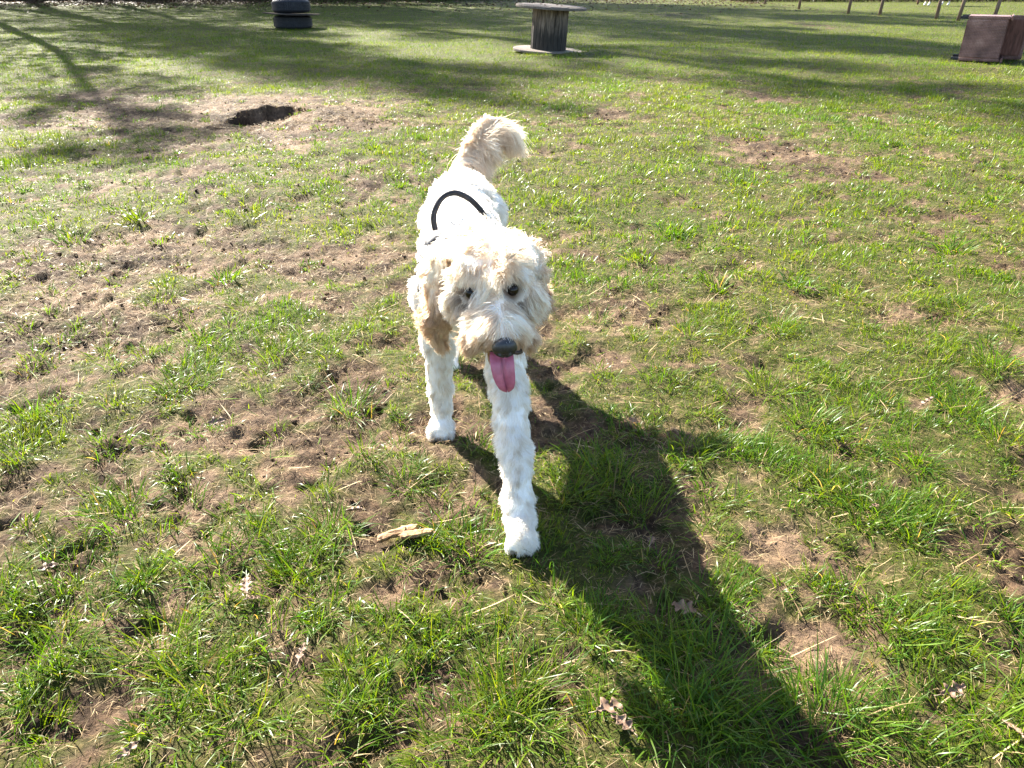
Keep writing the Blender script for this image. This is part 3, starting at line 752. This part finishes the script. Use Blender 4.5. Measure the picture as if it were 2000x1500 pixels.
# ------------------------------------------------------------------ harness and collar
harness = tag(empty('dog_harness', (-.125, STRAP_Y, .60)), 'black harness with a padded carry handle strapped round the white dog', 'harness')
HO = Vector((-.125, STRAP_Y, .60))
def hs(p): return Vector(p) - HO
arc = []
A0, A1 = Vector((-.187, 1.825, .612)), Vector((-.076, 1.885, .632))
ctrl = [Vector((-.187, 1.825, .604)), Vector((-.189, 1.830, .640)), Vector((-.170, 1.845, .676)), Vector((-.140, 1.858, .686)), Vector((-.110, 1.870, .672)), Vector((-.088, 1.88, .650)), Vector((-.070, 1.888, .622)), Vector((-.062, 1.89, .590))]
def catmull(c, m):
    out = []
    c = [c[0]] + c + [c[-1]]
    for i in range(1, len(c) - 2):
        for j in range(m):
            t = j / m; p0, p1, p2, p3 = c[i - 1], c[i], c[i + 1], c[i + 2]
            out.append(.5 * ((2 * p1) + (p2 - p0) * t + (2 * p0 - 5 * p1 + 4 * p2 - p3) * t * t + (3 * p1 - p0 - 3 * p2 + p3) * t ** 3))
    out.append(c[-2]); return out
tube('handle', [p - HO for p in catmull(ctrl, 6)], .0072, mat_strap, harness, 12)
# back panel and straps are laid on the body surface
from mathutils.bvhtree import BVHTree
bvh = BVHTree.FromObject(dog, bpy.context.evaluated_depsgraph_get())
def on_body(p, frm, off):
    d = (Vector(p) - Vector(frm)).normalized(); h = bvh.ray_cast(Vector(frm), d)
    return (h[0] - d * off) if h[0] is not None else None
def strap(name, ring, half, off, mat, thick=.003):
    """ring: list of (outer point, inner aim point, along-width vector)"""
    bm = bmesh.new(); rows = []
    for fo, aim, wv in ring:
        r_ = []
        for s in (-1, 0, 1):
            q = on_body(Vector(aim) + Vector(wv) * (s * half), Vector(fo) + Vector(wv) * (s * half), off)
            if q is None: q = Vector(aim)
            r_.append(bm.verts.new(q - HO))
        rows.append(r_)
    for r0, r1 in zip(rows[:-1], rows[1:]):
        for j in range(2): bm.faces.new((r0[j], r0[j + 1], r1[j + 1], r1[j]))
    bmesh.ops.recalc_face_normals(bm, faces=bm.faces[:])
    bmesh.ops.solidify(bm, geom=bm.faces[:], thickness=thick)
    return bm_obj(name, bm, mat, harness, True)
def ring_pts(a0, a1, n, cy, lean=0.0, cz=.49, cx=-.122, rad=.4):
    out = []
    for i in range(n + 1):
        an = a0 + (a1 - a0) * i / n; dx, dz = math.cos(an), math.sin(an)
        aim = Vector((cx, cy + lean * dz * -.1, cz)); fo = aim + Vector((dx, 0, dz)) * rad
        out.append((fo, aim, (0, 1, 0)))
    return out
strap('back_panel', ring_pts(R(38), R(142), 16, STRAP_Y), .036, .009, mat_panel, .004)
strap('girth_strap', ring_pts(R(142), R(398), 44, STRAP_Y - .02, .8), .0125, .010, mat_strap)
strap('chest_strap', [((-.122 + .3 * math.cos(a_), 1.70 - .3 * abs(math.sin(a_)) * 0 - .10 * math.sin(max(0, min(math.pi, a_))), .49), (-.112, 1.76, .49), (0, 0, 1)) for a_ in [R(-20) - R(140) * i / 20 for i in range(21)]], .0125, .010, mat_strap)
bm = bmesh.new()
ringc = Vector((-.135, 1.835, .628)) - HO
tube('lead_ring', [ringc + Vector((.014 * math.cos(t), .004 * math.sin(t), .014 * math.sin(t))) for t in [2 * math.pi * i / 20 for i in range(20)]], .0014, mat_metal, harness, 6, True)
bm.free()
collar_o = Vector((-.075, 1.60, .585))
ax = Vector((.03, -.12, .055)).normalized(); e1 = ax.cross(Vector((0, 0, 1))).normalized(); e2 = e1.cross(ax)
collar = tube('dog_collar', [Vector() + e1 * math.cos(t) * .090 + e2 * math.sin(t) * .090 for t in [2 * math.pi * i / 40 for i in range(40)]], .008, mat_strap, None, 8, True)
collar.location = collar_o
tag(collar, 'narrow dark collar half hidden in the fur under the ears', 'collar')

# ------------------------------------------------------------------ cable drum
def cable_drum():
    x, y = gp(1070, 101); z = GZ(x, y)
    o = tag(empty('cable_drum', (x, y, z), (R(1.5), R(3.0), R(12))), 'weathered wooden cable drum standing upright on the far grass', 'cable drum')
    def disc(name, z0, th, r):
        bm = bmesh.new(); seg = 56; bot = []; top = []; bot2 = []; top2 = []
        rr = random.Random(name + str(z0))
        for i in range(seg):
            a_ = 2 * math.pi * i / seg; q = r * (1 - .006 * rr.random())
            bot.append(bm.verts.new(((q - .008) * math.cos(a_), (q - .008) * math.sin(a_), z0))); bot2.append(bm.verts.new((q * math.cos(a_), q * math.sin(a_), z0 + .008)))
            top2.append(bm.verts.new((q * math.cos(a_), q * math.sin(a_), z0 + th - .008))); top.append(bm.verts.new(((q - .008) * math.cos(a_), (q - .008) * math.sin(a_), z0 + th)))
        for i in range(seg):
            j = (i + 1) % seg
            for a_, b_ in ((bot, bot2), (bot2, top2), (top2, top)): bm.faces.new((a_[i], a_[j], b_[j], b_[i]))
        bm.faces.new(bot[::-1]); bm.faces.new(top)
        f = bm_obj(name, bm, mat_flange, o)
        bmv = bmesh.new()
        return f
    low = disc('flange', .005, .042, .60); up = disc('flange', .672, .042, .595)
    nst = 24; r0 = .285
    for i in range(nst):
        a_ = 2 * math.pi * (i + .5) / nst; w = 2 * r0 * math.tan(math.pi / nst) * .965; t = .028; dr = random.uniform(-.004, .004)
        bm = bmesh.new(); bmesh.ops.create_cube(bm, size=1)
        for v in bm.verts:
            lx = v.co.x * t + r0 + dr; ly = v.co.y * w; lz = .046 + (v.co.z + .5) * .628
            v.co = (lx * math.cos(a_) - ly * math.sin(a_), lx * math.sin(a_) + ly * math.cos(a_), lz)
        bmesh.ops.bevel(bm, geom=bm.edges[:], offset=.003, segments=1, affect='EDGES')
        bm_obj('stave', bm, mat_stave, o)
    for i in range(4):
        a_ = R(45 + 90 * i); bm = bmesh.new()
        bmesh.ops.create_cone(bm, cap_ends=True, segments=6, radius1=.022, radius2=.022, depth=.018, matrix=Matrix.Translation((.2 * math.cos(a_), .2 * math.sin(a_), .714 + .008)))
        bm_obj('bolt', bm, mat_rust, up)
    # boards across the top and bottom flanges
    for zc, par in ((.7145, up),):
        for i in range(7):
            yy = -.48 + .16 * i; hl = math.sqrt(max(.01, .57 ** 2 - (abs(yy) + .07) ** 2))
            bm = bmesh.new(); bmesh.ops.create_cube(bm, size=1)
            for v in bm.verts: v.co = (v.co.x * 2 * hl, yy + v.co.y * .154, zc + (v.co.z + .5) * .007)
            bm_obj('plank', bm, mat_flange, par)
cable_drum()

# ------------------------------------------------------------------ tyres with a round board between them
def tyre(label, x, y, z, rad, wid, tilt=(0, 0)):
    o = tag(empty('tyre', (x, y, z), (tilt[0], tilt[1], random.random())), label, 'tyre', 'pair of stacked tyres')
    prof = [(.56, .10), (.57, .02), (.66, -.01), (.80, -.005), (.92, .06), (.985, .17), (1.0, .34), (1.0, .66), (.985, .83), (.92, .94), (.80, 1.005), (.66, 1.01), (.57, .98), (.56, .90), (.60, .84), (.80, .9), (.93, .8), (.94, .2), (.80, .1), (.60, .16)]
    bm = bmesh.new(); seg = 64; rows = []
    for i in range(seg):
        a_ = 2 * math.pi * i / seg
        rows.append([bm.verts.new((p * rad * math.cos(a_), p * rad * math.sin(a_), h * wid)) for p, h in prof])
    k = len(prof)
    for i in range(seg):
        r0, r1 = rows[i], rows[(i + 1) % seg]
        for j in range(k): bm.faces.new((r0[j], r1[j], r1[(j + 1) % k], r0[(j + 1) % k]))
    bmesh.ops.recalc_face_normals(bm, faces=bm.faces[:])
    bm_obj('casing', bm, mat_rubber, o, True)
    # tread blocks in three bands
    bm = bmesh.new()
    for i in range(72):
        for b_, (h0, h1) in enumerate(((.20, .38), (.41, .59), (.62, .80))):
            a_ = 2 * math.pi * (i + .33 * b_) / 72
            M = Matrix.Rotation(a_, 4, 'Z') @ Matrix.Translation((rad * 1.004, 0, (h0 + h1) / 2 * wid)) @ Matrix.Diagonal((.016, rad * .064, (h1 - h0) * wid, 1))
            bmesh.ops.create_cube(bm, size=1, matrix=M)
    t = bm_obj('tread', bm, mat_rubber, o); t['kind'] = 'stuff'
    return o
tx, ty = gp(571, 56)
tz = GZ(tx, ty) - .01
TR = .455; TW = .30
tyre('lower black tyre lying flat on the grass under a round board', tx, ty + TR * .3, tz, TR, TW)
tyre('upper black tyre lying flat on a round board', tx, ty + TR * .3, tz + TW + .050, TR * .99, TW, (R(-1.5), R(1.0)))
bm = bmesh.new()
bmesh.ops.create_cone(bm, cap_ends=True, segments=48, radius1=.68, radius2=.68, depth=.024)
for v in bm.verts:
    v.co.z += .03 * (v.co.x / .72) ** 2 * (1 if v.co.x < 0 else .3)
bmesh.ops.bevel(bm, geom=[e for e in bm.edges if abs(e.verts[0].co.z - e.verts[1].co.z) < .02 and e.is_manifold], offset=.004, segments=1, affect='EDGES')
ob = bm_obj('round_board', bm, mat_board); ob.location = (tx - .02, ty + TR * .3, tz + TW + .021); ob.rotation_euler = (R(-1), R(1.6), .3)
tag(ob, 'thin round board sandwiched between the two tyres', 'board')

# ------------------------------------------------------------------ wicker armchair lying on its side
def wicker_chair():
    # built upright: x = width, y = depth (front at -y), z = height; then laid on one arm with its legs towards -x
    o = tag(empty('wicker_armchair'), 'brown wicker armchair lying tipped over on its side near the fence', 'armchair')
    def box(name, a_, b_, mat, parent=o, bev=.012, taper=None):
        bm = bmesh.new(); bmesh.ops.create_cube(bm, size=1)
        for v in bm.verts:
            v.co = Vector([a_[i] + (v.co[i] + .5) * (b_[i] - a_[i]) for i in range(3)])
            if taper: v.co = taper(v.co)
        bmesh.ops.bevel(bm, geom=bm.edges[:], offset=bev, segments=2, affect='EDGES')
        return bm_obj(name, bm, mat, parent)
    W, D = .62, .62
    tp = lambda c: Vector((c.x * (1 + .05 * (c.z - .4)), c.y, c.z))
    box('front_apron', (-W / 2 + .042, -D / 2, .06), (W / 2 - .042, -D / 2 + .03, .60), mat_wicker)
    box('seat', (-W / 2 + .045, -D / 2 + .034, .345), (W / 2 - .045, D / 2 - .065, .395), mat_inner)
    for s in (-1, 1):
        xa, xb = (s * W / 2 - .04, s * W / 2) if s > 0 else (s * W / 2, s * W / 2 + .04)
        arm = box('side_panel', (xa, -D / 2 - .004, .06), (xb, D / 2 - .07, .62), mat_wicker)
        box('armrest', (xa - .02, -D / 2 - .02, .623), (xb + .02, D / 2 - .07, .655), mat_wicker, arm)
    box('backrest', (-W / 2, D / 2 - .06, .06), (W / 2, D / 2, .90), mat_wicker)
    box('back_cushion_panel', (-W / 2 + .06, D / 2 - .085, .41), (W / 2 - .06, D / 2 - .063, .86), mat_inner)
    for sx in (-1, 1):
        for sy in (-1, 1): box('leg', (sx * (W / 2 - .025) - .02, sy * (D / 2 - .03) - .02, -.04), (sx * (W / 2 - .025) + .02, sy * (D / 2 - .03) + .02, .07), mat_strap, bev=.004)
    # chair x -> world z, chair z -> world x (legs to the left), front to the viewer
    M = Matrix(((0, 0, 1), (0, 1, 0), (-1, 0, 0))).to_4x4()
    x, y = gp(1868, 121); z = GZ(x, y)
    o.matrix_world = Matrix.Translation((x + .22, y + .50, z + .325)) @ Matrix.Rotation(R(-30), 4, 'Z') @ M
wicker_chair()

# ------------------------------------------------------------------ fence, meadow edge
def fence():
    pts = [(1494, 8), (1560, 17), (1656, 27), (1717, 31), (1828, 37), (1870, 41), (1938, 45)]
    lean = [.02, .05, .06, .09, .04, .16, .12]
    x0, y0 = gp(1870, 41)
    o = tag(empty('wire_fence', (x0, y0, GZ(x0, y0))), 'wooden post and wire fence between the field and the sunny meadow', 'fence')
    O = Vector(o.location); tops = []
    P = [gp(*p) for p in pts]
    dx, dy = P[-1][0] - P[-2][0], P[-1][1] - P[-2][1]
    for k in range(1, 5): P.append((P[6][0] + 1.3 * k, P[6][1] - .8 * k)); lean.append(.05)
    for (x, y), ln in zip(P, lean):
        z = GZ(x, y); h = random.uniform(1.25, 1.4)
        tube('post', [Vector((x, y, z - .1)) - O, Vector((x + ln * .45, y, z + h * .5)) - O, Vector((x + ln, y, z + h)) - O], [.052, .05, .045], mat_post, o, 10)
        tops.append((Vector((x, y, z)) - O, ln, h))
    tops.sort(key=lambda t: t[0].x)
    for f in (.45, .72, .95):
        tube('wire', [t[0] + Vector((t[1] * f, -.05, t[2] * f)) for t in tops], .004, mat_wire, o, 5)
fence()

# ------------------------------------------------------------------ grazing horse beyond the fence
def horse():
    hx, hy = gp(1822, 11); hz = GZ(hx, hy)
    chains = [[(-.55, 0, 1.08, .27), (0, 0, 1.05, .29), (.55, 0, 1.08, .28)], [(.60, 0, 1.12, .22), (.88, -.02, .82, .14), (1.02, -.03, .52, .11)],
              [(1.02, -.03, .52, .10), (1.06, -.03, .28, .075), (1.07, -.03, .10, .055)]]
    for sx, sy, f in ((.55, .13, 1), (.48, -.13, 1), (-.62, .13, -1), (-.55, -.13, -1)):
        if f > 0: chains.append([(sx, sy, .95, .13), (sx + .02, sy, .55, .062), (sx, sy, .28, .042), (sx - .01, sy, .10, .038), (sx + .03, sy, .04, .055)])
        else: chains.append([(sx, sy, 1.0, .20), (sx + .12, sy, .72, .10), (sx - .10, sy, .50, .058), (sx - .04, sy, .26, .042), (sx - .05, sy, .10, .038), (sx, sy, .04, .055)])
    bm = bmesh.new()
    for ch in chains:
        for a_, b_ in zip(ch[:-1], ch[1:]):
            pa, pb = Vector(a_[:3]), Vector(b_[:3]); n = max(2, int((pb - pa).length / (min(a_[3], b_[3]) * .4)) + 1)
            for i in range(n + 1):
                t = i / n; r_ = a_[3] + (b_[3] - a_[3]) * t
                bmesh.ops.create_icosphere(bm, subdivisions=2, radius=r_, matrix=Matrix.Translation(pa.lerp(pb, t)))
    for s in (-1, 1): bmesh.ops.create_cone(bm, cap_ends=True, segments=8, radius1=.04, radius2=.008, depth=.14, matrix=Matrix.Translation((.98, s * .06 - .03, .66)))
    m0 = bpy.data.meshes.new('horse'); bm.to_mesh(m0); bm.free()
    o = bpy.data.objects.new('horse', m0); COL.objects.link(o)
    m = o.modifiers.new('r', 'REMESH'); m.mode = 'VOXEL'; m.voxel_size = .026
    m2 = o.modifiers.new('s', 'SMOOTH'); m2.iterations = 4
    me2 = bpy.data.meshes.new_from_object(o.evaluated_get(bpy.context.evaluated_depsgraph_get())); o.modifiers.clear(); o.data = me2; me2.name = 'horse'
    me2.polygons.foreach_set('use_smooth', [True] * len(me2.polygons))
    mt, nt, b = new_mat('bay_coat')
    tc = N(nt, 'ShaderNodeTexCoord'); sp = N(nt, 'ShaderNodeSeparateXYZ'); nt.links.new(tc.outputs['Object'], sp.inputs[0])
    no = N(nt, 'ShaderNodeTexNoise', Scale=3, Detail=3); nt.links.new(tc.outputs['Object'], no.inputs['Vector'])
    sock = N(nt, 'ShaderNodeMath', operation='LESS_THAN'); nt.links.new(sp.outputs[2], sock.inputs[0]); sock.inputs[1].default_value = .17
    frontl = N(nt, 'ShaderNodeMath', operation='LESS_THAN'); nt.links.new(sp.outputs[0], frontl.inputs[0]); frontl.inputs[1].default_value = .8
    ml = N(nt, 'ShaderNodeMath', operation='MULTIPLY'); nt.links.new(sock.outputs[0], ml.inputs[0]); nt.links.new(frontl.outputs[0], ml.inputs[1])
    rr = ramp(nt, no.outputs['Fac'], [(.35, (.055, .028, .018)), (.65, (.13, .065, .04))])
    nt.links.new(mix(nt, ml.outputs[0], rr.outputs[0], (.62, .58, .52)), b.inputs['Base Color']); b.inputs['Roughness'].default_value = .5
    me2.materials.clear(); me2.materials.append(mt)
    o.location = (hx + .1, hy, hz); o.rotation_euler = (0, 0, R(205))
    tag(o, 'bay horse with white socks grazing in the meadow behind the fence', 'horse')
    tube('tail', [(-.78, 0, 1.22), (-.88, 0, 1.05), (-.90, 0, .75), (-.88, 0, .5)], [.04, .07, .07, .02], mt, o, 8)
    tube('mane', [(.62, 0, 1.33), (.82, -.01, 1.08), (.98, -.02, .80), (1.04, -.03, .62)], [.03, .05, .05, .02], mt, o, 6)
horse()

# ------------------------------------------------------------------ trees that shade the far field
mat_leaves = leafy_mat('evergreen_and_ivy_leaves', .25, .45, .4, (1.3, 1.4, .6))
def tree_mesh(h, spread, nleaf, seed, crown0=.38, narrow=1.0):
    rd = random.Random(seed); rg = np.random.default_rng(seed)
    bm = bmesh.new()
    def limb(p, d, ln, r, depth, tips):
        segs = 5 if depth == 0 else 3; ring = 8 if depth == 0 else 5; rows = []
        q = p.copy(); dd = d.copy()
        for i in range(segs + 1):
            s = dd.cross(Vector((.3, .9, .2))).normalized(); u = s.cross(dd); rr = r * (1 - .72 * i / segs)
            rows.append([bm.verts.new(q + (s * math.cos(2 * math.pi * j / ring) + u * math.sin(2 * math.pi * j / ring)) * rr) for j in range(ring)])
            tips.append((q.copy(), dd.copy(), rr, i / segs))
            q = q + dd * (ln / segs); dd = (dd + Vector((rd.gauss(0, .10), rd.gauss(0, .10), rd.gauss(.03, .06)))).normalized()
        for r0, r1 in zip(rows[:-1], rows[1:]):
            for j in range(ring): bm.faces.new((r0[j], r0[(j + 1) % ring], r1[(j + 1) % ring], r1[j]))
    t0 = []; limb(Vector((0, 0, -.3)), Vector((rd.gauss(0, .03), rd.gauss(0, .03), 1)).normalized(), h * .97, .012 * h, 0, t0)
    ends = []
    for k in range(26):
        f = crown0 * .8 + (1 - crown0 * .8) * (k + rd.random()) / 26; z = f * h; i = min(len(t0) - 2, int(f * 5)); a_, b_ = t0[i][0], t0[i + 1][0]
        p = a_.lerp(b_, min(1, max(0, f * 5 - i))); az = k * 2.4 + rd.gauss(0, .4)
        ln = spread * h * .5 * (1.05 - .75 * abs(f - .55) / .5) * rd.uniform(.7, 1.15)
        d = Vector((math.cos(az), math.sin(az), .5 + narrow * .5 * f)).normalized(); t1 = []
        limb(p, d, ln, .0032 * h * (1.2 - f), 1, t1); ends += [(q, ln) for q, _, _, fr in t1 if fr > .3]
        for m in range(3):
            q, dd, rr, fr = t1[rd.randint(1, len(t1) - 1)]; t2 = []
            limb(q, (dd + Vector((rd.gauss(0, .6), rd.gauss(0, .6), rd.gauss(.1, .4)))).normalized(), ln * .5, rr * .6 + .01, 2, t2); ends += [(q2, ln * .6) for q2, _, _, f2 in t2 if f2 > .3]
    trunk = bpy.data.meshes.new('trunk'); bm.to_mesh(trunk); bm.free(); trunk.materials.append(mat_bark)
    E_ = np.array([e[0][:] for e in ends]); sz = np.array([e[1] for e in ends])
    k = rg.integers(0, len(E_), nleaf); c = E_[k] + rg.normal(0, 1, (nleaf, 3)) * (.10 + .13 * sz[k])[:, None]
    a_ = rg.normal(0, 1, (nleaf, 3)); a_ /= np.linalg.norm(a_, axis=1)[:, None]; b_ = np.cross(a_, rg.normal(0, 1, (nleaf, 3))); b_ /= np.linalg.norm(b_, axis=1)[:, None] + 1e-6
    s = (.07 + .10 * rg.random(nleaf))[:, None]
    V = np.stack([c - a_ * s, c + b_ * s * .55, c + a_ * s, c - b_ * s * .55], 1).reshape(-1, 3)
    cg = np.array([.045, .075, .025]) * np.exp(rg.normal(0, .25, (nleaf, 1))) * np.array([1, 1, 1])
    crown = np_mesh('crown', V, np.arange(nleaf * 4), np.arange(nleaf) * 4, col=np.repeat(cg, 4, 0)); crown.materials.append(mat_leaves)
    return trunk, crown
KINDS = [tree_mesh(30, .34, 9000, 1), tree_mesh(33, .24, 8000, 2, .4, 1.6), tree_mesh(27, .42, 11000, 3, .34), tree_mesh(19, .26, 2600, 12, .50, 1.6)]
def tree(kind, x, y, rz, sc, label, group):
    o = tag(empty('tall_tree', (x, y, GZ(x, y) if abs(x) < 60 else 0), (0, 0, rz)), label, 'tree', group)
    o.scale = (sc, sc, sc)
    t, c = KINDS[kind]
    a_ = bpy.data.objects.new('trunk', t); COL.objects.link(a_); a_.parent = o
    b_ = bpy.data.objects.new('crown', c); COL.objects.link(b_); b_.parent = o
    b_['kind'] = 'stuff'
    return o
wood = [(0, -41, 47.5, .2, 1.0), (2, -35, 49, 1.2, 1.0), (0, -30.5, 48, 2.1, .98), (2, -25.5, 49.5, 3, 1.02), (1, -27.3, 47.8, 4.4, 1.08), (1, -22.4, 47.6, .7, 1.12), (0, -14.5, 48.5, 5.2, .95), (2, -12, 50, 2.7, .95), (1, -17.6, 48.0, 1.9, 1.07), (1, -8.8, 48.3, 1.9, .9), (0, -5.5, 49.5, 3.6, .85),
        (0, -46, 60, .4, 1.0), (2, -38, 62, 2.2, 1.0), (0, -31, 63, 1.4, 1.0), (2, -24.5, 64, 2.9, 1.0), (0, -18, 63, .9, 1.0), (2, -14, 66, 3.3, .95), (2, -20, 54, 1, 1.05), (0, -28, 55, 2, 1.05), (2, -10, 55, 4, 1.0)]
for a_ in wood: tree(*a_, 'tall tree in the wood along the far side of the field', 'trees of the wood')
tree(3, -15.4, 24.9, 0.0, .82, 'slender sparse tree standing alone at the edge of the field', None).rotation_euler = (0, R(5), 0)

bush_t, bush_c = tree_mesh(4.2, 1.25, 6000, 9, .12, .6)
for i in range(15):
    x = -40 + 2.55 * i + random.uniform(-.5, .5); y = 48.0 + random.uniform(-.4, .8)
    b0 = tag(empty('evergreen_bush', (x, y, 0), (0, 0, random.random() * 6)), 'dense evergreen bush under the trees at the edge of the wood', 'bush', 'bushes along the wood')
    s = random.uniform(.85, 1.25); b0.scale = (s, s, s)
    for nm, m_ in (('trunk', bush_t), ('crown', bush_c)):
        c_ = bpy.data.objects.new(nm, m_); COL.objects.link(c_); c_.parent = b0
        if nm == 'crown': c_['kind'] = 'stuff'

# ------------------------------------------------------------------ undergrowth and hedge at the far edge
def hedge_stuff():
    # dark bare thicket beyond the meadow
    n = 5200; x = 11 + 50 * rng.random(n); y = 42.3 + 4.5 * rng.random(n)
    az = rng.random(n) * 6.283; L = .5 + 1.4 * rng.random(n)
    col = np.array([.045, .036, .028])[None] * np.exp(rng.normal(0, .3, n))[:, None] + np.where((rng.random(n) < .3)[:, None], np.array([.015, .04, .0])[None], 0)
    blade_mesh('hedge_twigs', np.stack([x, y, np.zeros(n)], 1), az, np.abs(rng.normal(.15, .2, n)), rng.normal(0, .3, n), L, .03 + .05 * rng.random(n), col, 3, mat_straw, 'dark bare hedge along the far side of the sunny meadow', 'hedge')
    # ivy and brambles at the wood's edge
    n = 9000; x = -34 + 40 * rng.random(n); y = 44.2 + 4 * rng.random(n) + np.maximum(0, x + 6) * .2
    col = green(n, .0) * .8
    blade_mesh('undergrowth', np.stack([x, y, np.zeros(n)], 1), rng.random(n) * 6.283, np.abs(rng.normal(.5, .4, n)), np.abs(rng.normal(.6, .4, n)), .2 + .45 * rng.random(n), .04 + .06 * rng.random(n), col, 2, mat_grass, 'dark green undergrowth along the edge of the wood', 'undergrowth')
    # leaf litter drifting out of the wood
    n = 34000; y = 26 + 20 * rng.random(n) ** .6; x = -30 + 42 * rng.random(n)
    pr = np.clip(sstep(30, 44, y) * (.25 + .75 * sstep(-6, -16, x)) + .05, 0, 1); ok = rng.random(n) < pr; x = x[ok]; y = y[ok]; n = len(x)
    col = np.array([.055, .034, .022])[None] * np.exp(rng.normal(0, .35, n))[:, None]
    blade_mesh('leaf_litter', np.stack([x, y, ground_z(x, y, False) + .04], 1), rng.random(n) * 6.283, 1.2 + .5 * rng.random(n), rng.normal(0, .3, n), .07 + .08 * rng.random(n), .05 + .05 * rng.random(n), col, 2, mat_straw, 'brown leaf litter spread out from the wood', 'leaf litter')
hedge_stuff()

# ------------------------------------------------------------------ chewed wood, fallen oak leaves, twigs
def wood_piece(p0, p1, rad, label, seed):
    rd = random.Random(seed); (x0, y0), (x1, y1) = p0, p1
    z0 = GZ(x0, y0) + .022; z1 = GZ(x1, y1) + .022
    A_, B_ = Vector((x0, y0, z0)), Vector((x1, y1, z1)); mid = (A_ + B_) / 2
    bm = bmesh.new(); rows = []; n = 12; seg = 9; t = (B_ - A_).normalized(); s = t.cross(Vector((0, 0, 1))).normalized(); u = s.cross(t)
    rough = [rd.uniform(.75, 1.15) for _ in range(seg)]
    for i in range(n + 1):
        f = i / n; c = A_.lerp(B_, f) - mid + s * rd.gauss(0, .0015); r_ = rad * (.55 + .5 * math.sin(math.pi * min(1, max(0, .12 + .8 * f)))) * rd.uniform(.88, 1.1)
        rows.append([bm.verts.new(c + (s * math.cos(2 * math.pi * j / seg) + u * math.sin(2 * math.pi * j / seg) * .7) * r_ * rough[j] * rd.uniform(.9, 1.1) + t * rd.gauss(0, .003)) for j in range(seg)])
    for r0, r1 in zip(rows[:-1], rows[1:]):
        for j in range(seg): bm.faces.new((r0[j], r0[(j + 1) % seg], r1[(j + 1) % seg], r1[j]))
    bm.faces.new(rows[0][::-1]); bm.faces.new(rows[-1])
    o = bm_obj('chewed_stick', bm, mat_chewed); o.location = mid
    tag(o, label, 'stick')
wood_piece(gp(738, 1060), gp(812, 1036), .0150, 'thicker splintered piece of pale chewed wood lying in the grass', 1)
wood_piece(gp(786, 1058), gp(846, 1046), .0115, 'thinner flat piece of pale chewed wood lying against the thicker one', 2)

def oak_leaf(px, py, size, rz, label, curl=.5, lobes=4, tilt=.2):
    x, y = gp(px, py); rd = random.Random(px * 7 + py)
    bm = bmesh.new(); n = 26; rows = []
    for i in range(n + 1):
        t = i / n; env = math.sin(math.pi * min(1, t ** .8)) ** .7 * .30 * (1 if t < .97 else .5)
        lob = .62 + .38 * math.cos(2 * math.pi * lobes * t + .5)
        row = []
        for j, k in enumerate((-1, -.5, 0, .5, 1)):
            w = k * env * (lob if abs(k) == 1 else .8) + (rd.gauss(0, .012) if abs(k) == 1 else 0)
            zz = curl * (k * k * env * .9 + .22 * (t - .5) ** 2) + (.012 if k else -.006) + rd.gauss(0, .008)
            row.append(bm.verts.new(((t - .5) * size, w * size, zz * size)))
        rows.append(row)
    for r0, r1 in zip(rows[:-1], rows[1:]):
        for j in range(4): bm.faces.new((r0[j], r0[j + 1], r1[j + 1], r1[j]))
    bmesh.ops.recalc_face_normals(bm, faces=bm.faces[:])
    bmesh.ops.solidify(bm, geom=bm.faces[:], thickness=size * .008)
    o = bm_obj('fallen_leaf', bm, mat_leafdead, None, True)
    st = tube('stalk', [Vector((-.5 * size, 0, 0)), Vector((-.62 * size, .01 * size, -.01 * size)), Vector((-.72 * size, .05 * size, -.03 * size))], [.0012, .001, .0008], mat_twig, o, 5)
    o.location = (x, y, GZ(x, y) + .018 + .02 * tilt); o.rotation_euler = (rd.gauss(0, tilt), rd.gauss(0, tilt), rz)
    tag(o, label, 'leaf', 'fallen leaves in the grass')
LV = [(1335, 1195, .062, 2.3, 'large pale lobed oak leaf lying in the dog\'s shadow'), (1272, 1062, .034, 1.2, 'small curled leaf beside the lifted front paw\'s shadow'),
      (1190, 1400, .066, .6, 'broad pale leaf half buried beside a thick tussock'), (1212, 1432, .050, 2.4, 'dark purplish wet leaf next to the broad pale leaf'),
      (1860, 1352, .055, .3, 'ragged brown leaf under dry grass away from the dog\'s shadow'), (1968, 1440, .045, 1.7, 'pale curled leaf upright on its edge in dry grass'),
      (486, 1165, .050, 1.9, 'upright dull brown leaf standing in short grass'), (500, 1188, .036, .9, 'small flat leaf at the foot of the upright brown leaf'),
      (690, 998, .052, 2.9, 'reddish brown leaf above the chewed sticks'), (95, 1110, .045, .4, 'grey brown leaf on the bare earth among short turf'),
      (968, 1136, .026, 1.1, 'tiny pale leaf scrap below the front paw'), (1808, 798, .050, .2, 'pinkish leaf lying on a bare patch of field'),
      (1706, 1000, .026, .5, 'small whitish leaf scrap in the sunny turf'), (1235, 830, .040, 2.0, 'light brown leaf just outside the dog\'s shadow edge'),
      (1583, 572, .055, 2.6, 'pale folded leaf beside a bright tussock'), (425, 825, .055, .5, 'straw coloured leaf over the dark scraped earth'), (590, 1282, .040, 1.4, 'glossy wet leaf in a small bare hollow'), (255, 1475, .04, .9, 'rusty red leaf scrap in the low turf')]
for a_ in LV: oak_leaf(a_[0], a_[1], a_[2], a_[3], a_[4], random.uniform(.1, .5), random.choice((2.6, 3, 3.5)), random.uniform(.15, .5))
